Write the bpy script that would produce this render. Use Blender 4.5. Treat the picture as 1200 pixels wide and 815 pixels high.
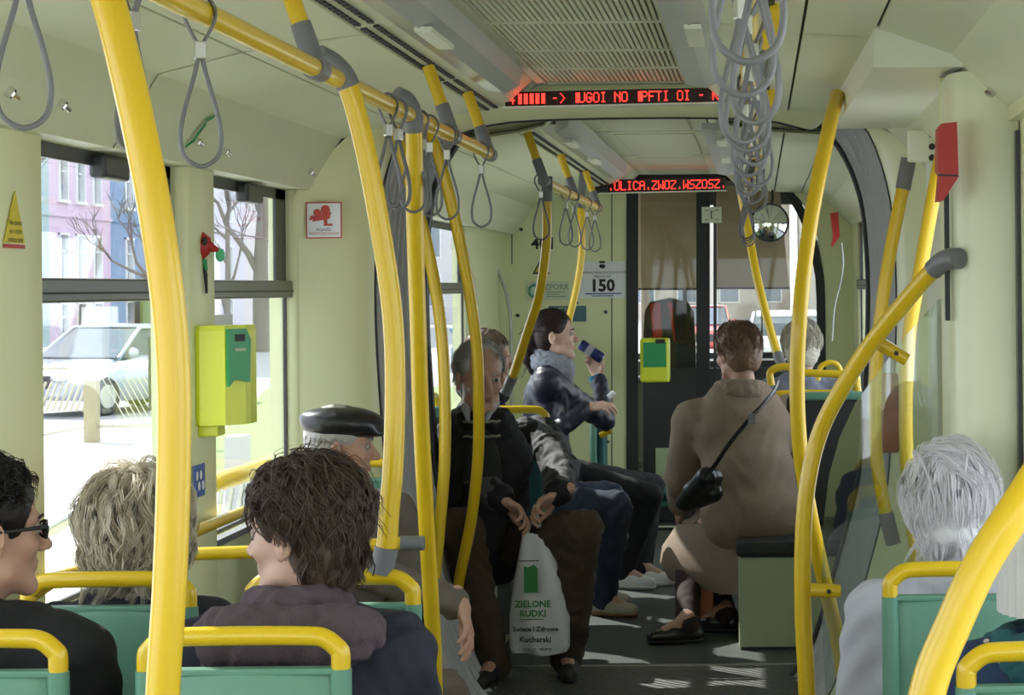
import bpy, bmesh, math, random
import numpy as np
from mathutils import Vector, Matrix
PI = math.pi
random.seed(7); RNG = np.random.default_rng(11)
scene = bpy.context.scene
for o in list(bpy.data.objects): bpy.data.objects.remove(o)
COL = scene.collection

# ------------------------------------------------------------------ camera
F = 2400.0; VX, VY, EYE = 888.0, 336.0, 1.5; ROLL = 0.010
cam_d = bpy.data.cameras.new('camera'); cam = bpy.data.objects.new('camera', cam_d); COL.objects.link(cam)
cam.location = (0, 0, EYE); cam.rotation_mode = 'XYZ'
cam.rotation_euler = (Matrix.Rotation(PI/2, 3, 'X') @ Matrix.Rotation(-ROLL, 3, 'Z')).to_euler()
cam_d.sensor_width = 36; cam_d.lens = F*36/1200
cam_d.shift_x = -(VX-600)/1200; cam_d.shift_y = -(407.5-VY)/1200
cam_d.clip_start = .05; cam_d.clip_end = 400
scene.camera = cam
# ------------------------------------------------------------------ light
world = bpy.data.worlds.new('sky'); scene.world = world; world.use_nodes = True
bg = world.node_tree.nodes['Background']; bg.inputs[0].default_value = (.84, .91, 1.0, 1); bg.inputs[1].default_value = 1.55
sd = bpy.data.lights.new('sun', 'SUN'); sun = bpy.data.objects.new('sun', sd); COL.objects.link(sun)
sd.energy = 6.0; sd.angle = math.radians(.6); sd.color = (1, .96, .88)
sun.rotation_euler = Vector((1, -.9, -1.1)).to_track_quat('-Z', 'Y').to_euler()
scene.view_settings.view_transform = 'Standard'; scene.view_settings.look = 'None'
scene.view_settings.gamma = 1; scene.view_settings.use_curve_mapping = False
scene.view_settings.exposure = 1.3
scene.cycles.diffuse_bounces = 6; scene.cycles.max_bounces = 16; scene.cycles.transparent_max_bounces = 16
scene.cycles.sample_clamp_indirect = 6

def P(px, py, r):
    """world point seen at pixel (px,py) where one metre spans r pixels"""
    dx, dy = px-VX, -(py-VY); c, s = math.cos(-ROLL), math.sin(-ROLL)
    return Vector(((dx*c-dy*s)/r, F/r, EYE+(dx*s+dy*c)/r))
def V(*a): return Vector(a)

# ------------------------------------------------------------------ materials
MATS = {}
def mat(name, col, rough=.5, metal=0, bump=0, bscale=60, var=0, vscale=8, sheen=0, sss=0, coat=0, emit=0, wave=None, spec=.5, stretch=None):
    if name in MATS: return MATS[name]
    m = bpy.data.materials.new(name); m.use_nodes = True; nt = m.node_tree; N = nt.nodes; L = nt.links
    b = N['Principled BSDF']; b.inputs['Base Color'].default_value = (*col, 1)
    b.inputs['Roughness'].default_value = rough; b.inputs['Metallic'].default_value = metal
    b.inputs['Specular IOR Level'].default_value = spec
    if sheen: b.inputs['Sheen Weight'].default_value = sheen; b.inputs['Sheen Roughness'].default_value = .6
    if coat: b.inputs['Coat Weight'].default_value = coat; b.inputs['Coat Roughness'].default_value = .15
    if sss: b.inputs['Subsurface Weight'].default_value = sss; b.inputs['Subsurface Radius'].default_value = (.012, .005, .003) if sss < .2 else (.009, .008, .0085); b.inputs['Subsurface Scale'].default_value = 1
    if emit: b.inputs['Emission Color'].default_value = (*col, 1); b.inputs['Emission Strength'].default_value = emit
    tc = N.new('ShaderNodeTexCoord'); src = tc.outputs['Object']
    if stretch:
        mp = N.new('ShaderNodeMapping'); mp.inputs['Scale'].default_value = stretch; L.new(src, mp.inputs[0]); src = mp.outputs[0]
    if var:
        n = N.new('ShaderNodeTexNoise'); n.inputs['Scale'].default_value = vscale; n.inputs['Detail'].default_value = 5; L.new(src, n.inputs['Vector'])
        r = N.new('ShaderNodeMix'); r.data_type = 'RGBA'
        r.inputs[6].default_value = (*[max(0, c*(1-var)) for c in col], 1); r.inputs[7].default_value = (*[min(1, c*(1+var)) for c in col], 1)
        L.new(n.outputs[0], r.inputs[0]); L.new(r.outputs[2], b.inputs['Base Color'])
    if bump:
        if wave:
            t = N.new('ShaderNodeTexWave'); t.bands_direction = wave; t.inputs['Scale'].default_value = bscale; t.inputs['Distortion'].default_value = 1.0
        else:
            t = N.new('ShaderNodeTexNoise'); t.inputs['Scale'].default_value = bscale; t.inputs['Detail'].default_value = 4
        L.new(src, t.inputs['Vector'])
        bp = N.new('ShaderNodeBump'); bp.inputs['Strength'].default_value = bump; bp.inputs['Distance'].default_value = .01
        L.new(t.outputs['Fac'] if wave else t.outputs[0], bp.inputs['Height']); L.new(bp.outputs[0], b.inputs['Normal'])
    MATS[name] = m; return m
def glass_mat(name, tint=(.93, .96, .94), refl=.08, rough=.02):
    m = bpy.data.materials.new(name); m.use_nodes = True; nt = m.node_tree; N = nt.nodes; L = nt.links
    N.remove(N['Principled BSDF']); out = N['Material Output']
    t = N.new('ShaderNodeBsdfTransparent'); t.inputs[0].default_value = (*tint, 1)
    g = N.new('ShaderNodeBsdfGlossy'); g.inputs['Roughness'].default_value = rough
    lw = N.new('ShaderNodeLayerWeight'); lw.inputs[0].default_value = .25
    mm = N.new('ShaderNodeMath'); mm.operation = 'MULTIPLY_ADD'; mm.inputs[1].default_value = .4; mm.inputs[2].default_value = refl*.3
    L.new(lw.outputs[0], mm.inputs[0]); mx = N.new('ShaderNodeMixShader')
    L.new(mm.outputs[0], mx.inputs[0]); L.new(t.outputs[0], mx.inputs[1]); L.new(g.outputs[0], mx.inputs[2]); L.new(mx.outputs[0], out.inputs[0])
    return m
M_cream = mat('cream_panel', (.77, .79, .49), .38, var=.03, vscale=3, bump=.02, bscale=30)
M_ceil = mat('ceiling_panel', (.72, .75, .54), .45, var=.04, vscale=3)
M_ceilgap = mat('panel_gap', (.10, .10, .08), .8)
M_white = mat('white_plastic', (.80, .82, .68), .4)
M_grille = mat('grille_paint', (.62, .64, .48), .5)
M_light = mat('lamp_cover', (.50, .51, .50), .3, var=.1, vscale=5)
M_alu = mat('aluminium', (.55, .55, .52), .3, metal=.9)
M_black = mat('black_rubber', (.02, .021, .024), .55)
M_blackp = mat('black_plastic', (.03, .031, .034), .35)
M_grey = mat('grey_joint', (.17, .17, .18), .42)
M_strap = mat('grey_strap', (.15, .15, .16), .45)
M_bellow = mat('bellows_rubber', (.48, .48, .49), .55, var=.15, vscale=20)
M_yel = mat('yellow_tube', (.74, .49, .010), .3, coat=.35, var=.03, vscale=6)
M_teal = mat('seat_green', (.12, .28, .20), .42, var=.05)
M_cush = mat('seat_cushion', (.02, .09, .09), .85, bump=.3, bscale=300, var=.3, vscale=70)
M_floor = mat('floor_lino', (.075, .085, .078), .55, var=.15, vscale=90)
M_plate = mat('floor_plate', (.10, .10, .095), .42, bump=.6, bscale=14, wave='DIAGONAL', metal=.2)
M_box = mat('seat_box_green', (.43, .50, .33), .45, var=.04)
M_lime = mat('validator_yellow', (.72, .80, .03), .35, coat=.3)
M_vgreen = mat('validator_green', (.02, .30, .10), .35)
M_red = mat('red_plastic', (.45, .02, .015), .4)
M_led = mat('led_red', (1.0, .03, .02), .5, emit=2.2)
M_leddark = mat('led_backing', (.025, .004, .004), .2)
M_paper = mat('paper', (.80, .82, .86), .7)
M_ink = mat('ink', (.03, .03, .035), .7)
M_orange = mat('orange_panel', (.42, .11, .035), .45)
M_chrome = mat('chrome', (.8, .8, .8), .15, metal=1)
G_win = glass_mat('window_glass', (.93, .95, .95), .06)
G_part = glass_mat('partition_glass', (.80, .85, .80), .35)
G_cab = glass_mat('cab_glass', (.75, .75, .70), .05)

# ------------------------------------------------------------------ objects
ORG = {}
def put(o, parent=None, loc=None):
    COL.objects.link(o)
    if parent is not None: o.parent = parent; ORG[o.name] = ORG[parent.name]
    else: o.location = loc; ORG[o.name] = Vector(loc)
    return o
def tag(o, label=None, cat=None, group=None, kind=None):
    if label: o['label'] = label
    if cat: o['category'] = cat
    if group: o['group'] = group
    if kind: o['kind'] = kind
    return o
def thing(name, label, cat, loc, group=None):
    o = bpy.data.objects.new(name, None); o.empty_display_size = .1; put(o, None, loc); return tag(o, label, cat, group)
class MB:
    def __init__(s): s.v = []; s.f = []; s.n = 0
    def add(s, v, f, smooth=False):
        v = np.asarray(v, dtype=np.float64).reshape(-1, 3)
        if isinstance(f, np.ndarray): fs = [f+s.n] if len(f) else []
        else:
            by = {}
            for q in f: by.setdefault(len(q), []).append(q)
            fs = [np.asarray(q)+s.n for q in by.values()]
        for q in fs: s.f.append((q, smooth))
        s.v.append(v); s.n += len(v); return s
    def box(s, a, b, bev=0, R=None, c=None):
        """axis box from a to b; optional chamfer"""
        a, b = np.minimum(a, b), np.maximum(a, b)
        x0, y0, z0 = a; x1, y1, z1 = b
        if bev <= 0:
            v = np.array([(x0,y0,z0),(x1,y0,z0),(x1,y1,z0),(x0,y1,z0),(x0,y0,z1),(x1,y0,z1),(x1,y1,z1),(x0,y1,z1)])
            f = [(0,3,2,1),(4,5,6,7),(0,1,5,4),(1,2,6,5),(2,3,7,6),(3,0,4,7)]
        else:
            bm = bmesh.new(); bmesh.ops.create_cube(bm, size=1)
            for w in bm.verts: w.co = Vector(((x0+x1)/2+w.co.x*(x1-x0), (y0+y1)/2+w.co.y*(y1-y0), (z0+z1)/2+w.co.z*(z1-z0)))
            bmesh.ops.bevel(bm, geom=list(bm.edges), offset=bev, segments=2, affect='EDGES', profile=.5)
            v = np.array([w.co[:] for w in bm.verts]); bm.verts.index_update(); f = [tuple(w.index for w in q.verts) for q in bm.faces]; bm.free()
        if R is not None:
            cc = (np.array([x0,y0,z0])+np.array([x1,y1,z1]))/2 if c is None else np.array(c)
            v = (v-cc) @ np.array(R).T + cc
        return s.add(v, f, False)
    def tube(s, pts, r, n=12, cap=True, sq=1.0, closed=False):
        pts = [Vector(p) for p in pts]; m = len(pts)
        if not hasattr(r, '__len__'): r = [r]*m
        T = []
        for i in range(m):
            if closed: d = pts[(i+1) % m]-pts[i-1]
            else: d = pts[min(i+1, m-1)]-pts[max(i-1, 0)]
            T.append(d.normalized())
        up = Vector((0, 0, 1)) if abs(T[0].z) < .8 else Vector((0, 1, 0))
        N0 = (up-T[0]*up.dot(T[0])).normalized(); vs = []
        for i in range(m):
            N0 = (N0-T[i]*N0.dot(T[i])).normalized(); B = T[i].cross(N0)
            for k in range(n):
                a = 2*PI*k/n; vs.append(pts[i]+N0*math.cos(a)*r[i]+B*math.sin(a)*r[i]*sq)
        f = []
        for i in range(m if closed else m-1):
            j = (i+1) % m
            for k in range(n): f.append((i*n+k, i*n+(k+1) % n, j*n+(k+1) % n, j*n+k))
        s.add([tuple(p) for p in vs], f, True)
        if cap and not closed:
            s.add([tuple(p) for p in vs[:n]], [tuple(range(n))[::-1]]); s.add([tuple(p) for p in vs[-n:]], [tuple(range(n))])
        return s
    def prism(s, poly, O, U, W, N, d0, d1, smooth=False):
        """polygon (u,w) in plane O+uU+wW extruded along N from d0 to d1"""
        O, U, W, N = map(Vector, (O, U, W, N)); n = len(poly)
        v = [tuple(O+U*p[0]+W*p[1]+N*d0) for p in poly]+[tuple(O+U*p[0]+W*p[1]+N*d1) for p in poly]
        s.add(v, [tuple(range(n))[::-1], tuple(range(n, 2*n))]); s.add(v, [(i, (i+1) % n, n+(i+1) % n, n+i) for i in range(n)], smooth); return s
    def loft(s, rings, closed=True, smooth=True, caps=False):
        n = len(rings[0]); v = [tuple(p) for q in rings for p in q]; f = []
        for i in range(len(rings)-1):
            for k in range(n if closed else n-1): f.append((i*n+k, i*n+(k+1) % n, (i+1)*n+(k+1) % n, (i+1)*n+k))
        s.add(v, f, smooth)
        if caps: s.add(v[:n], [tuple(range(n))[::-1]]); s.add(v[-n:], [tuple(range(n))])
        return s
    def ball(s, c, r, n=16, R=None):
        rr = (r, r, r) if not hasattr(r, '__len__') else r; v = []; m = n//2
        for i in range(m+1):
            for k in range(n):
                t = PI*i/m; a = 2*PI*k/n; p = np.array((rr[0]*math.sin(t)*math.cos(a), rr[1]*math.sin(t)*math.sin(a), rr[2]*math.cos(t)))
                if R is not None: p = np.array(R) @ p
                v.append(p+np.array(c))
        f = [(i*n+k, (i+1)*n+k, (i+1)*n+(k+1) % n, i*n+(k+1) % n) for i in range(m) for k in range(n)]
        return s.add(v, f, True)
    def build(s, name, m, parent=None, origin=None):
        v = np.concatenate(s.v)
        if parent is not None: org = np.array(ORG[parent.name])
        elif origin is not None: org = np.array(origin)
        else: lo, hi = v.min(0), v.max(0); org = np.array([(lo[0]+hi[0])/2, (lo[1]+hi[1])/2, lo[2]])
        v = (v-org).astype(np.float32)
        me = bpy.data.meshes.new(name); me.vertices.add(len(v)); me.vertices.foreach_set('co', v.ravel())
        li = np.concatenate([q.ravel() for q, _ in s.f]); lt = np.concatenate([np.full(len(q), q.shape[1]) for q, _ in s.f])
        sm = np.concatenate([np.full(len(q), b) for q, b in s.f])
        me.loops.add(len(li)); me.loops.foreach_set('vertex_index', li.astype(np.int32))
        me.polygons.add(len(lt)); me.polygons.foreach_set('loop_start', (np.cumsum(lt)-lt).astype(np.int32))
        try: me.polygons.foreach_set('loop_total', lt.astype(np.int32))
        except Exception: pass
        me.update(calc_edges=True); me.validate()
        me.polygons.foreach_set('use_smooth', sm[:len(me.polygons)].astype(bool) if len(me.polygons) == len(sm) else np.ones(len(me.polygons), bool))
        me.materials.append(m); o = bpy.data.objects.new(name, me)
        return put(o, parent, tuple(org))
def struct(o): o['kind'] = 'structure'; return o
def smooth_path(pts, n=6):
    """Catmull-Rom through points"""
    pts = [Vector(p) for p in pts]; q = [pts[0]*2-pts[1]]+pts+[pts[-1]*2-pts[-2]]; out = []
    for i in range(1, len(q)-2):
        for k in range(n):
            t = k/n; a, b, c, d = q[i-1], q[i], q[i+1], q[i+2]
            out.append(.5*((2*b)+(c-a)*t+(2*a-5*b+4*c-d)*t*t+(3*b-a-3*c+d)*t**3))
    out.append(pts[-1]); return out
def text_mb(string, size, O, U, W, N, lift=.0015, align='CENTER', bold=0):
    cu = bpy.data.curves.new('t', 'FONT'); cu.body = string; cu.size = size; cu.align_x = align; cu.align_y = 'CENTER'; cu.resolution_u = 2; cu.offset = bold
    ob = bpy.data.objects.new('t', cu); me = bpy.data.meshes.new_from_object(ob)
    mb = MB(); O, U, W, N = map(Vector, (O, U, W, N)); Q = [tuple(O+U*v.co.x+W*v.co.y+N*lift) for v in me.vertices]
    fs = [tuple(p.vertices) for p in me.polygons]
    bpy.data.objects.remove(ob); bpy.data.curves.remove(cu); bpy.data.meshes.remove(me)
    return mb.add(Q, fs) if fs else mb
def copy_tree(o, loc, rz=0, name=None):
    def rec(a, par):
        c = a.copy(); COL.objects.link(c)
        if par is not None: c.parent = par
        for ch in a.children: rec(ch, c)
        return c
    r = rec(o, None); r.location = loc; r.rotation_euler = (0, 0, rz); ORG[r.name] = Vector(loc)
    for k in ('label', 'group'):
        if k in r: del r[k]
    return r
ORD = ['nearest', 'second', 'third', 'fourth', 'fifth', 'sixth', 'seventh', 'eighth', 'ninth', 'tenth', 'eleventh']

# ------------------------------------------------------------------ signed distance modelling
class SDF:
    def __init__(s, k=.02): s.p = []; s.k = k
    def cap(s, a, b, ra, rb=None, k=None, sub=False):
        s.p.append(('c', np.array(a, float), np.array(b, float), ra, ra if rb is None else rb, s.k if k is None else k, sub)); return s
    def ell(s, c, r, R=None, k=None, sub=False):
        s.p.append(('e', np.array(c, float), np.array(r, float), None if R is None else np.array(R, float), 0, s.k if k is None else k, sub)); return s
    def xf(s, R, t, sc=1.0):
        """transform all primitives by x -> R x*sc + t"""
        R = np.array(R, float); t = np.array(t, float); q = []
        for p in s.p:
            if p[0] == 'c': q.append(('c', R@(p[1]*sc)+t, R@(p[2]*sc)+t, p[3]*sc, p[4]*sc, p[5]*sc, p[6]))
            else: q.append(('e', R@(p[1]*sc)+t, p[2]*sc, R if p[3] is None else R@p[3], 0, p[5]*sc, p[6]))
        s.p = q; return s
    def mesh(s, h, disp=None, cut=None):
        lo, hi = [], []
        for p in s.p:
            if p[6]: continue
            if p[0] == 'c': m = max(p[3], p[4]); lo.append(np.minimum(p[1], p[2])-m); hi.append(np.maximum(p[1], p[2])+m)
            else: m = p[2].max() if p[3] is not None else p[2]; lo.append(p[1]-m); hi.append(p[1]+m)
        lo = np.min(lo, 0)-.03; hi = np.max(hi, 0)+.03
        n = np.ceil((hi-lo)/h).astype(int)+2
        ax = [lo[i]+h*np.arange(n[i]) for i in range(3)]
        D = np.full(tuple(n), 1.0, np.float32)
        for p in s.p:
            mg = p[5]+4*h+.004
            if p[0] == 'c': m = max(p[3], p[4]); a = np.minimum(p[1], p[2])-m-mg; b = np.maximum(p[1], p[2])+m+mg
            else: m = p[2].max() if p[3] is not None else p[2]; a = p[1]-m-mg; b = p[1]+m+mg
            i0 = np.clip(np.floor((a-lo)/h).astype(int), 0, n-1); i1 = np.clip(np.ceil((b-lo)/h).astype(int)+1, 1, n)
            sl = tuple(slice(i0[i], i1[i]) for i in range(3))
            X = ax[0][sl[0]][:, None, None].astype(np.float32); Y = ax[1][sl[1]][None, :, None].astype(np.float32); Z = ax[2][sl[2]][None, None, :].astype(np.float32)
            if p[0] == 'c':
                A, B = p[1], p[2]; d = B-A; L2 = max(float(d@d), 1e-9)
                t = np.clip(((X-A[0])*d[0]+(Y-A[1])*d[1]+(Z-A[2])*d[2])/L2, 0, 1)
                dd = np.sqrt((X-A[0]-t*d[0])**2+(Y-A[1]-t*d[1])**2+(Z-A[2]-t*d[2])**2)-(p[3]+(p[4]-p[3])*t)
            else:
                x, y, z = X-p[1][0], Y-p[1][1], Z-p[1][2]
                if p[3] is not None:
                    R = p[3]; x, y, z = R[0,0]*x+R[1,0]*y+R[2,0]*z, R[0,1]*x+R[1,1]*y+R[2,1]*z, R[0,2]*x+R[1,2]*y+R[2,2]*z
                r = p[2]; k0 = np.sqrt((x/r[0])**2+(y/r[1])**2+(z/r[2])**2); k1 = np.sqrt((x/r[0]**2)**2+(y/r[1]**2)**2+(z/r[2]**2)**2)
                dd = k0*(k0-1)/np.maximum(k1, 1e-6)
            cur = D[sl]; k = max(p[5], 1e-4)
            if p[6]: e = -dd; hh = np.maximum(k-np.abs(cur-e), 0)/k; D[sl] = np.maximum(cur, e)+hh*hh*k*.25
            else: hh = np.maximum(k-np.abs(cur-dd), 0)/k; D[sl] = np.minimum(cur, dd)-hh*hh*k*.25
        X = ax[0][:, None, None].astype(np.float32); Y = ax[1][None, :, None].astype(np.float32); Z = ax[2][None, None, :].astype(np.float32)
        if disp is not None: D += disp(X, Y, Z)
        if cut is not None: D = np.maximum(D, cut(X, Y, Z))
        return nets(D.astype(np.float32), lo, h)
def nets(D, lo, h):
    S = D < 0
    c = [(i, j, k) for i in (0, 1) for j in (0, 1) for k in (0, 1)]
    def sh(A, o): return A[o[0]:A.shape[0]-1+o[0], o[1]:A.shape[1]-1+o[1], o[2]:A.shape[2]-1+o[2]]
    cnt = sum(sh(S, o).astype(np.int8) for o in c); mask = (cnt > 0) & (cnt < 8)
    I, J, K = np.nonzero(mask); idx = np.full(mask.shape, -1, np.int64); idx[mask] = np.arange(len(I))
    acc = np.zeros((len(I), 3)); w = np.zeros(len(I)); base = np.stack([I, J, K], 1)
    for a in c:
        for d in range(3):
            if a[d]: continue
            b = list(a); b[d] = 1
            da = D[I+a[0], J+a[1], K+a[2]]; db = D[I+b[0], J+b[1], K+b[2]]; m = (da < 0) != (db < 0)
            t = np.where(m, da/np.where(da-db == 0, 1, da-db), 0); p = np.tile(np.array(a, float), (len(I), 1)); p[:, d] += t
            acc += p*m[:, None]; w += m
    v = (base+acc/w[:, None])*h+lo; fs = []
    for d in range(3):
        e, g = [(1, 2), (2, 0), (0, 1)][d]
        o1 = [0, 0, 0]; o1[d] = 1
        s0 = S[tuple(slice(0, S.shape[i]-1) for i in range(3))]
        s1 = S[tuple(slice(o1[i], S.shape[i]-1+o1[i]) for i in range(3))]
        m = s0 != s1; q = np.stack(np.nonzero(m), 1); q = q[(q[:, e] > 0) & (q[:, g] > 0)]
        inside0 = s0[q[:, 0], q[:, 1], q[:, 2]]
        def at(de, dg): r = q.copy(); r[:, e] -= de; r[:, g] -= dg; return idx[r[:, 0], r[:, 1], r[:, 2]]
        Q = np.stack([at(1, 1), at(0, 1), at(0, 0), at(1, 0)], 1); Q[~inside0] = Q[~inside0][:, ::-1]
        fs.append(Q)
    f = np.concatenate(fs); f = f[(f >= 0).all(1)]
    return v, f
def folds(amp, f1=22., seed=0., zs=1.0):
    """soft cloth wrinkles"""
    f1 = f1*2.0
    def fn(X, Y, Z):
        X, Y, Z = X+.012*np.sin(Z*23+seed)+.01*np.sin(Y*31), Y+.015*np.sin(X*19+seed), Z*zs+.02*np.sin(X*13+Y*9)
        a = np.sin(X*f1*1.1+3*np.sin(Z*f1*.35+seed)+seed)+np.sin(Y*f1*.9+2.5*np.sin(X*f1*.4+seed*2)+Z*f1*.5)
        b = np.sin(Z*f1*2.1+3*np.sin(X*f1*.8+seed)+2*np.sin(Y*f1*.9))
        return amp*(.35*a+.55*b-.4*np.abs(np.sin(Z*f1*.9+X*f1*1.3+2*np.sin(Y*f1*.7+seed))))
    return fn

# ================================================================== THE SETTING
XL, XR = -1.60, .60; YN, YF, YP = 7.2, 7.92, F/185; ZW = 1.845; SILL = .78
PROF = [(-1.60,1.845),(-1.53,1.845),(-1.48,1.93),(-1.42,2.02),(-1.22,2.07),(-.93,2.11),(-.83,2.135),(-.74,2.22),
        (-.21,2.22),(-.12,2.135),(0,2.11),(.11,2.10),(.28,2.09),(.45,2.03),(.58,1.90),(.60,1.87)]
def hoop(off=0, n=4, top=2.19):
    R = [(.10,-.02),(.17,.06),(.22,.17),(.32,.5),(.386,.76),(.41,1.02),(.428,1.35),(.426,1.62),(.40,1.85),(.32,2.04),(.20,top-.04),(0,top)]
    pts = [(-.86-x, z) for x, z in R]+[(-.43, top+.01)]+R[::-1]
    q = smooth_path([(x, z, 0) for x, z in pts], n); out = []
    for i, p in enumerate(q):
        d = (q[min(i+1, len(q)-1)]-q[max(i-1, 0)]).normalized(); nx, nz = -d.y, d.x
        out.append((p.x+nx*off, p.y+nz*off))
    return out
def outer_pt(x, z):
    """project from the middle of the section onto the shell outline"""
    cx, cz = -.5, 1.1; dx, dz = x-cx, z-cz; best = 9
    poly = [(XL,-.03)]+PROF+[(XR,-.03)]
    for i in range(len(poly)):
        a, b = poly[i], poly[(i+1) % len(poly)]; ex, ez = b[0]-a[0], b[1]-a[1]; den = dx*ez-dz*ex
        if abs(den) < 1e-9: continue
        t = ((a[0]-cx)*ez-(a[1]-cz)*ex)/den; u = ((a[0]-cx)*dz-(a[1]-cz)*dx)/den
        if t > 0 and -1e-6 <= u <= 1+1e-6: best = min(best, t)
    return cx+dx*best, cz+dz*best

# floor
fl = MB().box((XL-.07,-3.2,-.06),(XR+.07,7.0,0)).box((XR,-3.2,-.06),(.8,4.7,0)).box((XL-.07,8.13,-.06),(XR+.07,15.2,0)).box((XL-.07,7.0,-.06),(XR+.07,8.13,-.004)).build('floor', M_floor, None, (-.5,5,0)); struct(fl)
MB().box((-1.5,7.0,-.004),(.5,8.115,.001)).build('ribbed_plate', M_plate, fl)
MB().box((-1.5,8.115,-.003),(.5,8.135,.004)).build('threshold_strip', M_alu, fl)
# ceiling shell and its panels
def ceil_section(nm, y0, y1, cuts, o):
    top = [(x, z+.012) for x, z in PROF]; poly = top+[(XR+.07,1.87),(XR+.07,2.34),(XL-.07,2.34),(XL-.07,1.845)]
    n = len(poly); mb = MB(); v = [(x, y0, z) for x, z in poly]+[(x, y1, z) for x, z in poly]
    mb.add(v, [(i, (i+1) % n, n+(i+1) % n, n+i) for i in range(n)])
    if o is None: o = struct(mb.build('ceiling', M_ceilgap, None, (-.5, 3, 2.2)))
    else: mb.build('shell', M_ceilgap, o)
    groups = [(0,4),(4,5),(5,7),(7,8),(8,10),(10,11),(11,12),(12,15)]
    for a, b in groups:
        pts = PROF[a:b+1]
        for c0, c1 in zip(cuts[:-1], cuts[1:]):
            if (a, b) == (7,8): continue
            q = [list(p) for p in pts]; d0 = V(q[1][0]-q[0][0], q[1][1]-q[0][1]).normalized()*.004; d1 = V(q[-1][0]-q[-2][0], q[-1][1]-q[-2][1]).normalized()*.004
            q[0][0] += d0.x; q[0][1] += d0.y; q[-1][0] -= d1.x; q[-1][1] -= d1.y
            m = len(q); y_0, y_1 = c0+.004, c1-.004
            ring = [(x, z) for x, z in q]+[(x, z+.010) for x, z in q[::-1]]; k = len(ring)
            vv = [(x, y_0, z) for x, z in ring]+[(x, y_1, z) for x, z in ring]
            p = MB().add(vv, [(i, (i+1) % k, k+(i+1) % k, k+i) for i in range(k)]).build('ceiling_panel', M_ceil, o)
    return o
ceiling = ceil_section('a', -3.2, 7.05, [-3.2, -.9, .5, 2.7, 4.87, 7.04], None)
ceil_section('b', YF+.05, YP+.02, [YF+.06, 9.6, 11.3, YP], ceiling)
# central strip: frames, grilles
def grille(y0, y1, nm='ventilation_grille'):
    g = thing(nm, 'cream ceiling air grille of fine slats in three rows, before the lit sign', 'grille', (-.475, (y0+y1)/2, 2.2)); 
    z = 2.206
    fr = MB()
    for a, b in [((-.74,y0),(-.71,y1)),((-.24,y0),(-.21,y1)),((-.71,y0),(-.24,y0+.04)),((-.71,y1-.05),(-.24,y1))]: fr.box((a[0],a[1],z-.012),(b[0],b[1],z+.014))
    rows = [(y0+.04, 5.36), (5.40, 6.0), (6.04, 6.5), (6.54, y1-.05)]
    for r in rows[1:]: fr.box((-.71, r[0]-.04, z-.008), (-.24, r[0], z+.012))
    fr.build('frame', M_grille, g); MB().box((-.74,y0,z+.012),(-.21,y1,z+.016)).build('backing', M_ceilgap, g)
    for a, b in rows:
        s = MB()
        for i in range(30): x = -.705+i*.0157; s.box((x, a, z-.006), (x+.0095, b, z+.006))
        tag(s.build('slats', M_grille, g), kind='stuff')
    return g
grille(4.6, 7.0)
for c0, c1 in [(-3.2,-.5),(-.5,2.2),(2.2,4.6)]:
    MB().box((-.735,c0+.01,2.212),(-.215,c1-.01,2.222)).build('ceiling_panel', M_ceil, ceiling)
# section b centre: two shallow recessed hatches
for i, (a, b) in enumerate([(YF+.1, 9.3), (9.35, 11.0), (11.05, 12.9)]):
    MB().box((-.735,a,2.212),(-.215,b,2.222)).build('ceiling_panel', M_ceil, ceiling)
    MB().box((-.66,a+.1,2.206),(-.29,b-.1,2.213), .003).build('hatch_cover', M_grille, ceiling)
# ceiling lamps: trough + cover
def lamp(x0, x1, y0, y1, lab, g):
    t = thing('ceiling_lamp', lab, 'lamp', ((x0+x1)/2, (y0+y1)/2, 2.14), g); s = 1 if x0 < -.5 else -1
    mid = (x0+x1)/2
    MB().prism([(x0,2.128),(mid,2.118),(mid,2.15),(x0,2.15)], (0,0,0),(1,0,0),(0,0,1),(0,1,0), y0, y1).build('housing', M_alu if s > 0 else M_light, t)
    MB().prism([(mid,2.116),(x1-.01*s if s>0 else x1,2.14),(x1,2.2 if s>0 else 2.15),(mid,2.2)], (0,0,0),(1,0,0),(0,0,1),(0,1,0), y0, y1).build('cover', M_light, t)
    for k in range(int((y1-y0)/1.2)):
        yy = y0+.6+k*1.2; MB().box((mid-.01, yy-.18, 2.108),(mid+.03, yy+.18, 2.12)).build('tube_clip', M_white, t)
lamp(-.85,-.735, .8, 6.45, 'long grey ceiling lamp strip left of the air grille', 'ceiling lamps')
lamp(-.215,-.10, .8, 6.35, 'long grey ceiling lamp strip right of the air grille', 'ceiling lamps')
lamp(-.85,-.735, 8.1, 11.6, 'long grey ceiling lamp strip beyond the near lit sign, left one', 'ceiling lamps')
lamp(-.215,-.10, 8.1, 11.4, 'long grey ceiling lamp strip beyond the near lit sign, right one', 'ceiling lamps')
# ventilation slots
for (x, z, a, b, nm) in [(-.915,2.1125,1,7,'left'),(-.885,2.119,1,7,'left'),(.035,2.107,1,7,'right'),(-.915,2.1125,8.1,12.8,'left'),(-.885,2.119,8.1,12.8,'left'),(.035,2.107,8.1,12.8,'right')]:
    s = MB(); n = int((b-a)/.045)
    for i in range(n):
        if i % 28 == 27: continue
        y = a+i*.045; s.box((x-.007,y,z-.004),(x+.007,y+.03,z+.002))
    tag(s.build('vent_slots', M_black, ceiling), kind='stuff')
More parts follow.
